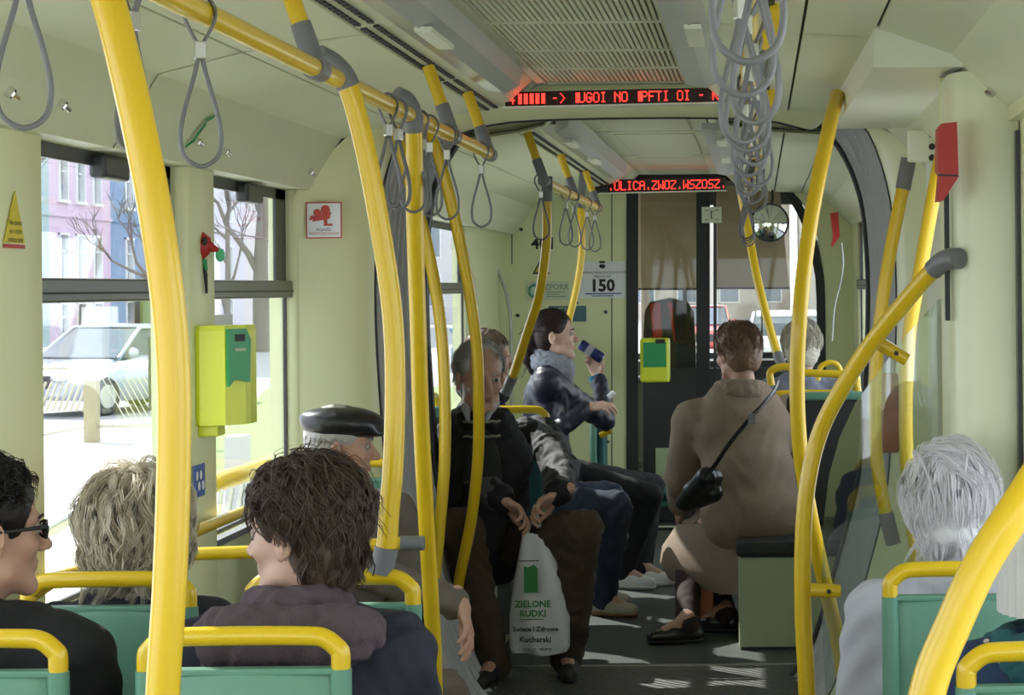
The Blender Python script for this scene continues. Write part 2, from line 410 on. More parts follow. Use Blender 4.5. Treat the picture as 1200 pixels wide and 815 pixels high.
# walls
def wall(nm, X, side, ys, wins, ztop):
    o = None; T = .07*side
    mb = MB().box((X,ys[0],-.45),(X+T,ys[1],SILL)).box((X,ys[0],ztop),(X+T,ys[1],2.3))
    e = [ys[0]]+[y for w in wins for y in w]+[ys[1]]
    for i in range(0, len(e), 2):
        if e[i+1]-e[i] > .01: mb.box((X,e[i],SILL),(X+T,e[i+1],ztop))
    return mb
wlm = wall('l', XL, -1, (-3.2, 7.25), [(-2.6,-1.1),(-.8,.7),(1.0,2.5),(2.8,4.2),(4.51,5.63),(5.93,7.0)], ZW)
wlm2 = wall('l', XL, -1, (YF-.05, 15.2), [(8.4,11.2),(13.4,14.9)], ZW)
wall_left = MB(); 
for m in (wlm, wlm2): wall_left.v += m.v; [wall_left.f.append((f+wall_left.n, s)) for f, s in m.f]; wall_left.n += m.n
wall_left = struct(wall_left.build('wall_left', M_cream, None, (XL, 3, 0)))
XR2 = .72; wrm = wall('r', XR, 1, (4.66, 7.25), [(5.3,6.1)], 1.87); wrn = wall('r', XR2, 1, (-3.2, 4.66), [(-2.6,-1.1),(-.8,.7),(1.0,2.5),(2.8,4.4)], 1.87); wrn.box((.575,-3.2,1.872),(XR2,4.67,1.93)); wrn.box((XR,4.62,0),(XR2+.07,4.68,1.9))
wrm2 = wall('r', XR, 1, (YF-.05, 15.2), [(8.5,10.2),(10.5,12.2),(13.4,14.9)], 1.87)
wr = MB()
for m in (wrm, wrm2, wrn): wr.v += m.v; [wr.f.append((f+wr.n, s)) for f, s in m.f]; wr.n += m.n
wall_right = struct(wr.build('wall_right', M_cream, None, (XR, 3, 0)))
# window in the tram's rear end lets daylight in from behind the camera
struct(MB().box((XL-.07,-3.25,-.1),(XR+.07,-3.2,.9)).box((XL-.07,-3.25,1.9),(XR+.07,-3.2,2.3)).box((XL-.07,-3.25,.9),(XL+.1,-3.2,1.9)).box((XR-.1,-3.25,.9),(XR+.07,-3.2,1.9)).build('wall_rear', M_cream))
# rounded pillars beside the windows
def pillar(y0, y1, X, side, d=.035):
    pts = [(0,y0),(d*.6,y0+.004),(d,y0+.03),(d,y1-.03),(d*.6,y1-.004),(0,y1)]
    mb = MB(); v = [(X-side*p[0], p[1], -.0) for p in pts]+[(X-side*p[0], p[1], ZW if side < 0 else 1.87) for p in pts]; n = len(pts)
    mb.add(v, [(i, i+1, n+i+1, n+i) if side < 0 else (n+i, n+i+1, i+1, i) for i in range(n-1)], True); return mb.build('pillar_cover', M_cream, wall_left if side < 0 else wall_right)
pillar(4.2,4.51,XL,-1); pillar(5.63,5.93,XL,-1); pillar(7.0,7.1,XL,-1)
struct(MB().box((XL,2.8,SILL-.02),(XL+.03,7.0,SILL)).build('trim_1', M_grey))
wn = 0
def window(X, side, y0, y1, ztop, detail=True):
    global wn; wn += 1
    w = thing('window_%d' % wn, 'side window with black frame and upper hopper pane above a metal rail', 'window', (X, (y0+y1)/2, SILL)); w['kind'] = 'structure'; del w['label']; del w['category']
    xi, xo = X+side*.012, X+side*.022; b = MB()
    b.box((xi,y0,ztop-.035),(xo,y1,ztop)).box((xi,y0,SILL),(xo,y1,SILL+.012)).box((xi,y0,SILL),(xo,y0+.012,ztop)).box((xi,y1-.012,SILL),(xo,y1,ztop)).box((xi,y1-.14,1.53),(xo,y1-.01,ztop)).box((xi,y0,1.53),(xo,y0+.04,ztop)).build('frame', M_blackp, w)
    t = MB().box((X-side*.012,y0,1.478),(xo,y1,1.536),.006).build('transom', M_alu if False else M_trans, w); MB().box((X-side*.014,y0,1.498),(X-side*.010,y1,1.503)).build('groove', M_black, t)
    MB().box((X-side*.02,(y0+y1)/2-.1,ztop-.065),(xo,(y0+y1)/2+.1,ztop-.005),.01).build('latch', M_blackp, w)
    MB().box((X+side*.016,y0,SILL),(X+side*.019,y1,1.48)).build('pane', G_win, w); MB().box((X+side*.015,y0,1.53),(X+side*.018,y1,ztop-.03)).build('pane', G_win, w)
M_trans = mat('dark_rail', (.16,.16,.15), .35, metal=.7)
for a, b in [(4.51,5.63),(5.93,7.0),(2.8,4.2),(8.4,11.2)]: window(XL,-1,a,b,ZW)
window(XR2,1,2.8,4.4,1.87)
for a, b in [(8.5,10.2),(10.5,12.2)]: window(XR,1,a,b,1.87)  # far right windows, out of view, added to let daylight in
MB().box((.590,4.655,.78),(.70,4.685,1.85)).build('window_edge', M_blackp, wall_right)

# gangway portals
def portal(name, ya, yb, hp, m):
    mb = MB(); inner = [(x, yb, z) for x, z in hp]; outer = []
    for x, z in hp: ox, oz = outer_pt(x, z); outer.append((ox, ya, oz))
    mid = [tuple(np.array(a)*.25+np.array(b)*.75+np.array((0,-.04*np.sign(yb-ya),0))) for a, b in zip(outer, inner)]
    back = [(x, yb+.03, z) for x, _, z in inner]
    mb.loft([outer, mid, inner, back], closed=False); return struct(mb.build(name, m))
near_h, far_h = hoop(.06, top=2.03), hoop(0, top=2.19)
portal('trim_2', 7.0, YN, near_h, M_cream)
portal('trim_3', YF+.10, YF+.02, far_h, M_cream)
def hoop_strip(h, y0, y1, th, m, name, par=None):
    mb = MB(); a = [(x, y0, z) for x, z in h]; b = [(x, y1, z) for x, z in h]; g = []
    c = (-.43, 1.1)
    for x, z in h:
        d = V(x-c[0], z-c[1]).normalized()*th; g.append((x-d.x, z-d.y))
    a2 = [(x, y0, z) for x, z in g]; b2 = [(x, y1, z) for x, z in g]
    mb.loft([a, a2, b2, b], closed=False); return mb.build(name, m, par)
bel = thing('gangway_bellows', 'dark grey folded rubber bellows lining the tram joint', 'bellows', (-.43, 7.5, 0))
for k in range(9):
    y = YN+.03+k*.074; mb = MB(); A = hoop(.10-.03*(k/9)*1.6, top=2.12+.008*k); B = hoop(.045-.03*(k/9)*1.6, top=2.12+.008*k)
    mb.loft([[(x, y, z) for x, z in A], [(x, y+.028, z) for x, z in B], [(x, y+.046, z) for x, z in B], [(x, y+.074, z) for x, z in A]], closed=False)
    mb.build('fold', M_bellow, bel)
hoop_strip(far_h, YF-.04, YF+.05, .012, M_black, 'sealing_ring', bel)
hoop_strip(near_h, YN+.005, YN+.03, .005, M_black, 'sealing_ring', bel)
# closed outside of the joint
struct(MB().box((-1.65,YN-.1,2.30),(.65,YF+.2,2.34)).box((-1.65,YN-.1,-.1),(-1.6,YF+.2,2.34)).box((.6,YN-.1,-.1),(.65,YF+.2,2.34)).build('trim_4', M_black))

# right side: pillar, door recess, overhead housing
pl = [(.447,4.95),(.447,4.82),(.449,4.78),(.456,4.745),(.47,4.715),(.49,4.70),(.52,4.692),(.56,4.69),(.72,4.69)]
mb = MB(); n = len(pl); mb.add([(x,y,0) for x,y in pl]+[(x,y,1.99) for x,y in pl], [(i+n, n+i+1, i+1, i) for i in range(n-1)], True)
mb.build('pillar_cover', mat('pillar_cream', (.76,.79,.56), .28), wall_right)
MB().box((.447,4.95,0),(.60,4.99,2.0)).build('pillar_cover', M_cream, wall_right)
hb = thing('door_gear_housing', 'pale cream ceiling box with slanting underside above the doors', 'housing', (.43, 5.6, 2.0))
MB().add([(.27,4.70,2.0),(.60,4.70,2.0),(.60,6.52,2.0),(.25,6.52,2.0),(.275,4.70,2.095),(.60,4.70,2.2),(.60,6.52,2.2),(.25,6.52,2.10)],
    [(0,3,2,1),(0,1,5,4),(3,0,4,7),(2,3,7,6),(4,5,6,7),(1,2,6,5)]).build('cover', M_white, hb)
dr = thing('door_1', 'x', 'x', (.58, 6.0, 0)); dr['kind'] = 'structure'; del dr['label']; del dr['category']
MB().box((.57,5.05,.02),(.60,5.33,1.95)).box((.57,6.1,.02),(.60,6.9,1.95)).box((.57,5.3,.02),(.60,6.15,.8)).build('door_leaf', M_white, dr)
for y in (5.03, 5.33, 6.1): MB().box((.555,y,.02),(.572,y+.03,1.95)).build('rubber_seal', M_black, dr)
# far partition between saloon and cab
def PP(px, py, dy=0.0): p = P(px, py, 185); p.y = YP+dy; return p
Z0 = -.05
pt = MB()
xa = PP(735,400).x
pt.box((XL,YP,0),(xa,YP+.05,2.3))
xb = PP(966,400).x; pt.box((xb,YP,0),(XR,YP+.05,2.3))
zt = PP(800,205).z
# top piece with arched right corner
arc = [(PP(740,203).x,zt),(PP(880,203).x,zt+.0),(PP(915,211).x,PP(915,211).z),(PP(940,236).x,PP(940,236).z),(PP(957,275).x,PP(957,275).z),(PP(965,320).x,PP(965,320).z),(xb,1.4)]
pt.prism(arc+[(xb,2.3),(arc[0][0],2.3)], (0,YP,0),(1,0,0),(0,0,1),(0,1,0), 0, .05)
wall_front = struct(pt.build('wall_front', M_cream))
def bar(pts, w, name, m, par, dy=-.012, th=.03):
    mb = MB(); n = len(pts); L_, R_ = [], []
    for i in range(n):
        d = (V(*pts[min(i+1,n-1)])-V(*pts[max(i-1,0)])).normalized(); nn = V(-d.y, d.x)*w/2
        L_.append((pts[i][0]+nn.x, pts[i][1]+nn.y)); R_.append((pts[i][0]-nn.x, pts[i][1]-nn.y))
    rings = [[(a[0],YP+dy,a[1]),(b[0],YP+dy,b[1]),(b[0],YP+dy+th,b[1]),(a[0],YP+dy+th,a[1])] for a, b in zip(L_, R_)]
    mb.loft(rings, smooth=False, caps=True); return mb.build(name, m, par)
door = thing('door_2', 'x', 'x', (0, YP, 0)); door['kind'] = 'structure'; del door['label']; del door['category']
q = lambda x, y: (PP(x,y).x, PP(x,y).z)
bar([q(741,620),q(741,203)], .075, 'door_frame', M_black, door)
arcp = [q(735,207),q(870,207),q(905,213),q(930,234),q(948,270),q(958,310),q(962,360),q(963,540)]
bar([tuple(p[:2]) for p in smooth_path([(a,b,0) for a,b in arcp],5)], .055, 'arch_frame', M_black, door)
bar([q(824,620),q(824,207)], .085, 'centre_post', M_black, door)
bar([q(838,620),q(838,207)], .02, 'centre_seal', M_blackp, door, dy=-.02)
MB().box((q(748,0)[0],YP+.01,.9),(q(815,0)[0],YP+.016,q(0,213)[1])).build('pane', G_cab, door)
MB().box((q(838,0)[0],YP+.01,.9),(q(962,0)[0],YP+.016,q(0,213)[1])).build('pane', G_cab, door)
MB().box((q(748,0)[0],YP,.0),(q(962,0)[0],YP+.03,q(0,440)[1]),.005).build('dark_cab_sheet', M_blackp, door)  # black sheet stands in for the unlit cab behind the lower glass
MB().box((q(763,0)[0],YP-.006,q(0,570)[1]),(q(780,0)[0],YP,q(0,533)[1])).build('pale_plate', M_box, door)
struct(MB().box((q(741,0)[0],YP-.35,0),(.2,YP-.30,.025)).build('trim_5', M_white))
struct(MB().box((XL,YP-.35,-.02),(XR,YP,.02)).build('trim_6', M_blackp))
# panel joints and fasteners on the partition
for pts in ([q(600,310),q(600,245),q(640,222),q(690,218)], [q(717,210),q(717,600)], [q(640,560),q(640,640)]):
    bar(pts, .006, 'panel_joint', M_ceilgap, wall_front, dy=-.003, th=.006)
for (x,y) in [(596,259),(611,269),(710,366),(712,489),(712,518),(607,370),(676,355)]:
    c = PP(x,y); MB().tube([c+V(0,-.012,0), c+V(0,.005,0)], .011, 10).build('fastener', M_blackp, wall_front)
# wavy grab trim left of the partition
wv = [PP(x,y,-.02-.3) for x, y in [(583,200),(583,290),(592,320),(602,350),(606,390),(606,520)]]
MB().tube(smooth_path(wv,5), .028, 10, sq=.35).build('grey_trim', M_light, wall_front)
# ---- driver's cab
cab = thing('driver_cab', 'dark driver cab with windscreen behind the glass partition', 'cab', (0, 14, 0))
MB().box((XL,14.9,0),(XR,15.1,1.02)).box((XL,14.4,.0),(XR,14.9,.98)).build('dashboard', M_blackp, cab)
MB().box((XL,YP+.06,2.22),(XR,15.1,2.3)).box((XL,15.0,2.1),(XR,15.1,2.3)).build('cab_roof', M_blackp, cab)
MB().box((-.55,15.0,1.0),(-.52,15.05,2.12)).box((.02,15.0,1.0),(.035,15.05,2.12)).build('wiper_post', M_black, cab)
MB().box((XL,15.03,1.0),(XR,15.036,2.12)).build('windscreen', G_win, cab)
ds = thing('driver_chair', 'black driver seat with red stripe behind the cab glass', 'seat', (-.6, 13.9, .3))
def sq(px, py, dy): r = F/(13.75); return P(px, py, r)
hs = [sq(x,y,0) for x,y in [(754,400),(756,365),(762,354),(785,349),(806,354),(813,366),(815,400),(816,450),(752,450)]]
MB().prism([(p.x,p.z) for p in hs],(0,13.7,0),(1,0,0),(0,0,1),(0,1,0),0,.12).build('backrest', M_black, ds)
st = [sq(x,y,0) for x,y in [(762,356),(774,355),(777,400),(766,400)]]
MB().prism([(p.x,p.z) for p in st],(0,13.7,0),(1,0,0),(0,0,1),(0,1,0),-.01,0).build('red_stripe', M_red, ds)
st = [sq(x,y,0) for x,y in [(783,355),(788,354),(792,400),(790,400)]]
MB().prism([(p.x,p.z) for p in st],(0,13.7,0),(1,0,0),(0,0,1),(0,1,0),-.01,0).build('seat_belt', M_red, ds)
MB().box((-.85,13.6,.3),(-.4,14.1,.9),.04).build('seat', M_black, ds)
M_blind = mat('blind', (.42,.36,.26), .8)
_t = M_blind.node_tree; _tr = _t.nodes.new('ShaderNodeBsdfTranslucent'); _tr.inputs[0].default_value = (.30,.24,.15,1); _mx = _t.nodes.new('ShaderNodeMixShader'); _mx.inputs[0].default_value = .35
_t.links.new(_t.nodes['Principled BSDF'].outputs[0], _mx.inputs[1]); _t.links.new(_tr.outputs[0], _mx.inputs[2]); _t.links.new(_mx.outputs[0], _t.nodes['Material Output'].inputs[0])
rb = F/14.6
for i,(x0,x1,x2,y1) in enumerate([(744,818,818,339),(836,912,925,338)]):
    p = [P(x0,205,rb),P(x1,205,rb),P(x2,y1,rb),P(x0,y1,rb)]
    t = MB().prism([(a.x,a.z) for a in p],(0,14.6,0),(1,0,0),(0,0,1),(0,1,0),0,.006).build('roller_blind', M_blind)
    tag(t, ['brown roller blind pulled down behind the left cab pane','brown roller blind pulled down behind the right cab pane beside the round mirror'][i], 'blind', 'cab blinds')
    lo = p[3]; MB().tube([P(x0,y1,rb),P(x2,y1,rb)],.008,8).build('hem_bar', M_blackp, t)

# ================================================================== SIGNS
FONT = {'A':'0E11111F111111','B':'1E11111E11111E','C':'0E11101010110E','D':'1E11111111111E','E':'1F10101E10101F','F':'1F10101E101010','G':'0E11101713110E','H':'1111111F111111','I':'0E04040404040E','J':'0702020202120C','K':'11121418141211','L':'1010101010101F','M':'111B1515111111','N':'11191513111111','O':'0E11111111110E','P':'1E11111E101010','R':'1E11111E141211','S':'0F10100E01011E','T':'1F040404040404','U':'1111111111110E','V':'11111111110A04','W':'11111115151B11','Z':'1F01020408101F','-':'0000000E000000','>':'08040201020408','4':'02060A121F0202','|':'07070707070707','(':'02040808080402',' ':'00000000000000','.':'00000000000404'}
def led_sign(name, lab, x0, x1, y0, y1, r, txt, streak=False):
    c0 = P(x0,y0,r); c1 = P(x1,y1,r); A = P(x0,(y0+y1)/2,r); B = P(x1,(y0+y1)/2-8*(x1-x0)/253*.7,r); w = (B-A).length; U = (B-A).normalized(); h = (y1-y0)/r
    t = thing(name, lab, 'sign', (A+B)/2-V(0,0,h/2), 'scrolling red signs'); N = V(0,-1,0); W = V(0,0,1)
    MB().prism([(0,-h/2),(w,-h/2),(w,h/2),(0,h/2)], A, U, W, N, -.05, 0).build('case', M_leddark, t)
    ds = MB(); x = .012; pit = h*.72/7; 
    for ch in txt:
        bits = FONT[ch]; 
        for row in range(7):
            b = int(bits[row*2:row*2+2], 16)
            for cc in range(5):
                if b >> (4-cc) & 1:
                    u = x+cc*pit*.84; v_ = h*.36-row*pit-pit*.5
                    if u > w-.01: continue
                    ds.prism([(u,v_-pit*.32),(u+pit*.66,v_-pit*.32),(u+pit*.66,v_+pit*.32),(u,v_+pit*.32)], A, U, W, N, .001, .003)
        x += pit*(4.75 if ch != '|' else 3.9)
    tag(ds.build('led_dots', M_led, t), kind='stuff')
    MB().prism([(-.008,-h/2-.006),(w+.008,-h/2-.006),(w+.008,-h/2),(-.008,-h/2)], A, U, W, N, -.05, .004).build('lower_edge', M_white, t)
    return t
led_sign('led_display', 'near red dot matrix sign above the joint, below the air grille', 592, 845, 108, 125, 347, '4||||| -> |UGOI NO |PFTI OI - KR(')
l2 = led_sign('led_display', 'far red dot matrix sign before the cab partition', 703, 850, 211, 226, 196, 'A.ULICA.ZWOZ.WSZOSZ.AZHKOS')
MB().tube(smooth_path([P(697,222,196),P(705,220,196),P(712,219,196)],4),.03,8).build('side_cap', M_blackp, l2)
MB().tube(smooth_path([P(700,218,196),P(697,208,196),P(703,200,196),P(706,190,196)],5),.005,6).build('cable', M_blackp, l2)

def sheet(name, lab, cat, O, U, W, N, w, h, m, group=None, th=.002):
    t = thing(name, lab, cat, Vector(O)-Vector(W)*h/2, group)
    MB().prism([(-w/2,-h/2),(w/2,-h/2),(w/2,h/2),(-w/2,h/2)], O, U, W, N, 0, th).build('sheet', m, t); return t
X1, Y1, Z1 = V(1,0,0), V(0,1,0), V(0,0,1); NY = V(0,-1,0)
def lines(t, O, U, W, N, rows, m, name='print'):
    mb = MB()
    for (u0,u1,v_,h) in rows: mb.prism([(u0,v_-h/2),(u1,v_-h/2),(u1,v_+h/2),(u0,v_+h/2)], O, U, W, N, .002, .003)
    mb.build(name, m, t)
# poster 150
O = PP(706,328,-.004); px = 1/185
t = sheet('poster', 'white paper poster reading 150 taped on the front partition', 'poster', O, X1, Z1, NY, 55*px, 43*px, M_paper)
text_mb('150', .105, O+V(.0,0,-.04), X1, Z1, NY, .003, bold=.004).build('number', M_ink, t)
text_mb('TRAMWAJ NISKOPODLOGOWY', .021, O+V(0,0,.045), X1, Z1, NY, .003).build('lettering', M_ink, t)
text_mb('MIEJSCE NR', .021, O+V(0,0,.02), X1, Z1, NY, .003).build('lettering', M_ink, t)
lines(t, O, X1, Z1, NY, [(-.11,.12,-.088,.008),(-.07,.07,-.102,.006)], mat('blue_print', (.10,.12,.4), .7))
MB().ball(O+V(.0,-.004,.085), (.02,.002,.014), 12).build('emblem', M_ink, t); MB().box(O+V(-.018,-.008,.105), O+V(.018,-.002,.118)).build('clip', M_ink, t)
# 401 number
n4 = text_mb('401', .105, PP(637,286,-.002), X1, Z1, NY, .001, bold=.002).build('vehicle_number', M_ink); tag(n4, 'black vehicle number 401 on the front partition', 'number')
O = PP(634,313,-.003)
t = MB().prism([(-.055,-.045),(.055,-.045),(0,.05)], O, X1, Z1, NY, 0, .002).build('warning_triangle', M_ink); tag(t, 'small yellow warning triangle under the number on the partition', 'sticker')
MB().prism([(-.038,-.034),(.038,-.034),(0,.034)], O, X1, Z1, NY, .002, .003).build('yellow_field', mat('sticker_yellow', (.75,.6,.04), .5), t)
O = PP(642,341,-.003)
M_vpale = mat('sticker_pale', (.62,.70,.52), .6)
t = sheet('sticker', 'pale green sticker reading ZPORR on the front partition', 'sticker', O, X1, Z1, NY, .27, .12, M_vpale)
text_mb('ZPORR', .05, O+V(.055,0,.022), X1, Z1, NY, .003).build('lettering', mat('grey_print', (.18,.22,.20), .7), t)
lines(t, O, X1, Z1, NY, [(-.01,.11,-.008,.004),(-.01,.07,-.022,.004),(-.01,.12,-.036,.004)], mat('grey_print', (.18,.22,.20)))
mb = MB(); mb.tube([O+V(-.085+.032*math.cos(a),-.003,.0+.036*math.sin(a)) for a in np.linspace(.6,5.6,16)], .008, 6).build('round_logo', mat('logo_teal', (.12,.42,.32), .6), t)
O = PP(665,368,-.003)
t = sheet('sticker', 'blue sticker with ring of pale stars on the front partition', 'sticker', O, X1, Z1, NY, .24, .10, mat('sticker_blue', (.08,.16,.22), .5))
for k in range(12): MB().ball(O+V(-.03+.035*math.cos(k*PI/6),-.003,.005+.035*math.sin(k*PI/6)), (.005,.0015,.005), 6).build('star', mat('sticker_yellow', (.75,.6,.04)), t)
O = P(834,252,187)
t = sheet('sign', 'small white square notice on the centre post of the cab partition', 'sign', O, X1, Z1, NY, .125, .10, M_white)
lines(t, O, X1, Z1, NY, [(-.045,-.02,.03,.004),(-.045,-.02,-.03,.004),(.02,.045,.03,.004),(.02,.045,-.03,.004),(-.006,.0,.0,.05),(.0,.015,.02,.004),(.0,.015,-.02,.004)], M_ink)
# camera warning sign on the near end wall
O = P(384,259,339)+V(0,-.06,0)
t = sheet('sign', 'white sign with red border and red camera symbol by the left bellows', 'sign', O, X1, Z1, NY, .122, .124, mat('sign_red', (.55,.06,.05), .5))
MB().prism([(-.057,-.058),(.057,-.058),(.057,.058),(-.057,.058)], O, X1, Z1, NY, .002, .003).build('white_field', M_paper, t)
cm = MB(); S_ = mat('sign_red', (.55,.06,.05))
for (x,z,r_) in [(-.022,.026,.013),(.006,.036,.016)]: cm.ball(O+V(x,-.005,z), (r_,.002,r_), 14)
cm.prism([(-.04,-.005),(.02,.005),(.026,.028),(-.03,.018)], O, X1, Z1, NY, .003, .005); cm.prism([(-.05,.0),(-.03,.004),(-.034,.018),(-.046,.014)], O, X1, Z1, NY, .003, .005)
cm.prism([(.0,.004),(.012,.004),(.012,-.012),(.03,-.012),(.03,-.019),(.0,-.019)], O, X1, Z1, NY, .003, .005); cm.build('camera_symbol', S_, t)
text_mb('POJAZD', .014, O+V(0,0,-.033), X1, Z1, NY, .004).build('lettering', M_ink, t); text_mb('MONITOROWANY', .012, O+V(0,0,-.046), X1, Z1, NY, .004).build('lettering', S_, t)
# yellow triangular sticker on the leftmost pillar
O = V(XL+.038, F/((888-20)/1.562), 1.5+(336-246)/555); 
t = MB().prism([(-.075,-.055),(.045,-.055),(-.01,.055)], O, Y1, Z1, X1, 0, .002).build('warning_sticker', mat('sticker_yellow', (.75,.6,.04))); tag(t, 'yellow triangular warning sticker on the leftmost window pillar', 'sticker')
for k, s_ in enumerate(['Nie opierac', 'sie o szybe', 'podczas jazdy']): text_mb(s_, .016, O+V(.0,-.012,-.012-.018*k), Y1, Z1, X1, .003).build('lettering', M_ink, t)
MB().prism([(-.075,-.066),(.045,-.066),(.045,-.058),(-.075,-.058)], O, Y1, Z1, X1, 0, .002).build('red_edge', S_, t)
# sticker low on the second pillar
rr = (888-231)/1.562; O = V(XL+.038, F/rr, 1.5-(557-336)/rr)
t = sheet('sticker', 'narrow white and blue sticker low on the pillar under the validator', 'sticker', O, Y1, Z1, X1, .11, .09, mat('sticker_blue2', (.05,.12,.42), .5))
for k in range(4): MB().ball(O+V(.003,-.03+.02*k,(-1)**k*.015),(.002,.012,.014),8).build('white_mark', M_paper, t)
# paper card in second window above validator
rr = (888-251)/1.59; O = V(XL+.01, F/rr, 1.5-(374-336)/rr)
t = sheet('card', 'white card stuck on the window above the validator', 'card', O, Y1, Z1, X1, .40, .055, M_paper)
text_mb('NIE WYCHYLAC', .026, O+V(0,0,-.012), Y1, Z1, X1, .003).build('lettering', S_, t)
rr = (888-262)/1.59; O = V(XL+.01, F/rr, 1.5-(540-336)/rr)
M_stk = glass_mat('frosted_sticker', (.8,.82,.8), .3, .4)
# small hooks on the left cove
def cove(y, u):
    a, b = V(-1.48,y,1.93), V(-1.42,y,2.02); return a+(b-a)*u
kk = 0
for (px, py) in [(12,98),(73,113),(231,158),(264,170),(364,195)]:
    dx, dz = (px-VX), (VY-py); rat = dz/-dx; # on line from (-1.53,1.845) to (-1.42,2.02)
    u = (.345-1.53*rat)/(-.11*rat-.175); x = -1.53+.11*u; r_ = dx/x; p = V(x, F/r_, EYE+.345+.175*u)
    n_ = V(.85,0,-.53); mb = MB(); mb.tube([p-n_*.003, p+n_*.012], .011, 10); mb.tube([p+n_*.012+V(0,-.005,0), p+n_*.014+V(0,.02,-.005)], .006, 8)
    o = mb.build('hook_screw', M_chrome); tag(o, 'small chrome screw fitting on the left cove, %s from the camera' % ORD[kk], 'screw', 'chrome fittings on the cove'); kk += 1
p = V(-1.462,F/((888-240)/1.462),EYE+.45)
t = MB(); U = V(0,1,0); W = V(.52,0,.85).normalized(); N = V(.85,0,-.52)
t.prism([(-.02,-.06),(-.0,-.06),(.02,.0),(.0,.0)], p, U, W, N, .004, .006); t.prism([(.0,.0),(.05,.02),(.05,.03),(.0,.012)], p, U, W, N, .004, .006)
t.prism([(-.04,-.07),(.0,-.05),(.0,-.06),(-.04,-.08)], p, U, W, N, .004, .006)
tag(t.build('green_sticker', M_vgreen), 'torn green sticker on the left cove behind the third strap', 'sticker')
# small label on the right cove
O = V(.40,F/((1090-888)/.40),2.062); U = V(0,1,0); W = V(-.17,0,.06).normalized(); N = W.cross(U)
N = V(-.35,0,-.94)
t = sheet('label_plate', 'small beige printed label on the right ceiling panel', 'label', P(1092,38,505), V(1,0,-.35).normalized(), V(0,1,0), N, .045, .17, M_white)
text_mb('VIA', .025, P(1092,38,505), V(1,0,-.35).normalized(), V(0,1,0), N, .003).build('lettering', M_ink, t)
O = P(1161,108,512); t = MB().tube([O+V(.008,-.02,.008), O-V(.008,-.0,.008)+V(0,-.03,0)], .012, 12).build('lock_screw', M_chrome); tag(t, 'chrome lock on the right cove panel near the pillar', 'lock')

# ================================================================== TUBES, STRAPS, SEATS
RT = .021
def pole(lab, pts, r=RT, name='grab_pole', joints=(), group='yellow grab poles', base=True):
    """pts: (px,py,r) list; joints: (i0,i1) index spans that are grey sockets"""
    w = [P(*p) if len(p) == 3 and not isinstance(p, Vector) else Vector(p) for p in pts]
    t = thing(name, lab, 'pole', min(w, key=lambda q: q.z).copy(), group); k = 6
    sp = smooth_path(w, k); marks = sorted({0, len(w)-1} | {a for j in joints for a in j})
    for a, b in zip(marks[:-1], marks[1:]):
        seg = sp[a*k:b*k+1]; g = any(a >= j[0] and b <= j[1] for j in joints)
        MB().tube(seg, r*1.16 if g else r, 16).build('grey_socket' if g else 'tube', M_grey if g else M_yel, t)
    return t
LRX, LRZ, RRX = -.83, 1.92, -.012
# overhead rails
def rail(lab, pts):
    t = thing('overhead_rail', lab, 'rail', pts[0], 'overhead yellow rails'); MB().tube(smooth_path(pts, 4), .018, 14).build('tube', M_yel, t)
    MB().ball(pts[-1], .0185, 12).build('end_cap', M_yel, t); return t
rail('left overhead yellow rail in the near half of the tram', [V(LRX,.9,LRZ),V(LRX,3,LRZ),V(LRX,6.40,LRZ)])
rail('right overhead yellow rail in the near half of the tram', [V(RRX,.6,LRZ),V(RRX,3,LRZ),V(RRX,6.45,LRZ)])
rail('left overhead yellow rail beyond the bellows', [V(LRX,7.98,LRZ),V(LRX,9,LRZ),V(LRX,10.78,LRZ)])
rail('right overhead yellow rail beyond the bellows', [V(RRX-.03,8.0,LRZ),V(RRX-.03,9,LRZ),V(RRX-.05,10.78,LRZ)])
def hanger(x, y, lab, s=-1):
    top = V(x+s*.065, y, 2.112 if x < -.5 else 2.112); a = V(x, y, LRZ); m = a+(top-a)*.45
    t = thing('rail_hanger', lab, 'hanger', a, 'rail hangers'); MB().tube([m, top], .017, 14).build('tube', M_yel, t)
    MB().tube([a+V(0,0,-.0), a+(m-a)*.5, m], [.020,.0205,.0195], 14).build('grey_clamp', M_grey, t)
    MB().tube([a+V(0,-.035,0), a+V(0,.035,0)], .0225, 14).build('rail_sleeve', M_grey, t)
hl = [(LRX,3.87),(LRX,5.60),(LRX,6.36),(LRX,8.0),(LRX,9.35),(LRX,10.7)]
for i,(x,y) in enumerate(hl): hanger(x, y, 'short yellow hanger with grey clamp holding the left rail, %s from the camera' % ORD[i])
for i,(x,y) in enumerate([(RRX,3.0),(RRX,4.4),(RRX,6.3),(RRX-.03,8.2),(RRX-.04,9.5)]): hanger(x, y, 'short yellow hanger with grey clamp holding the right rail, %s from the camera' % ORD[i], 1)
# poles -------------------------------------------------------------
pole('thick yellow pole nearest the camera, left of centre, bowed outward', [(108,-60,950),(135,30,950),(165,160,950),(187,280,950),(201,400,950),(204,520,950),(199,680,950),(190,830,950),(182,1100,950)])
pole('yellow pole with grey elbow rising from the seat handle behind the dark haired woman', [(372,66,594),(392,78,590),(408,102,588),(427,170,585),(446,270,582),(459,360,580),(463,440,579),(461,540,579),(456,600,579),(453,642,579),(445,672,579)], joints=((0,2),(9,10)))
pole('straight yellow pole with grey elbow, right of the first elbowed pole', [(463,112,491),(478,122,489),(485,154,487),(486,260,480),(490,380,472),(493,480,465),(499,600,458),(506,720,452),(509,790,449),(512,990,446)], joints=((0,2),))
pole('thin yellow pole from the ceiling passing before the bellows, left of the dark one', [(452,70,345),(462,145,338),(485,230,335),(501,290,333),(515,370,333),(521,450,333),(521,543,333),(515,620,333),(508,700,333),(500,830,333)])
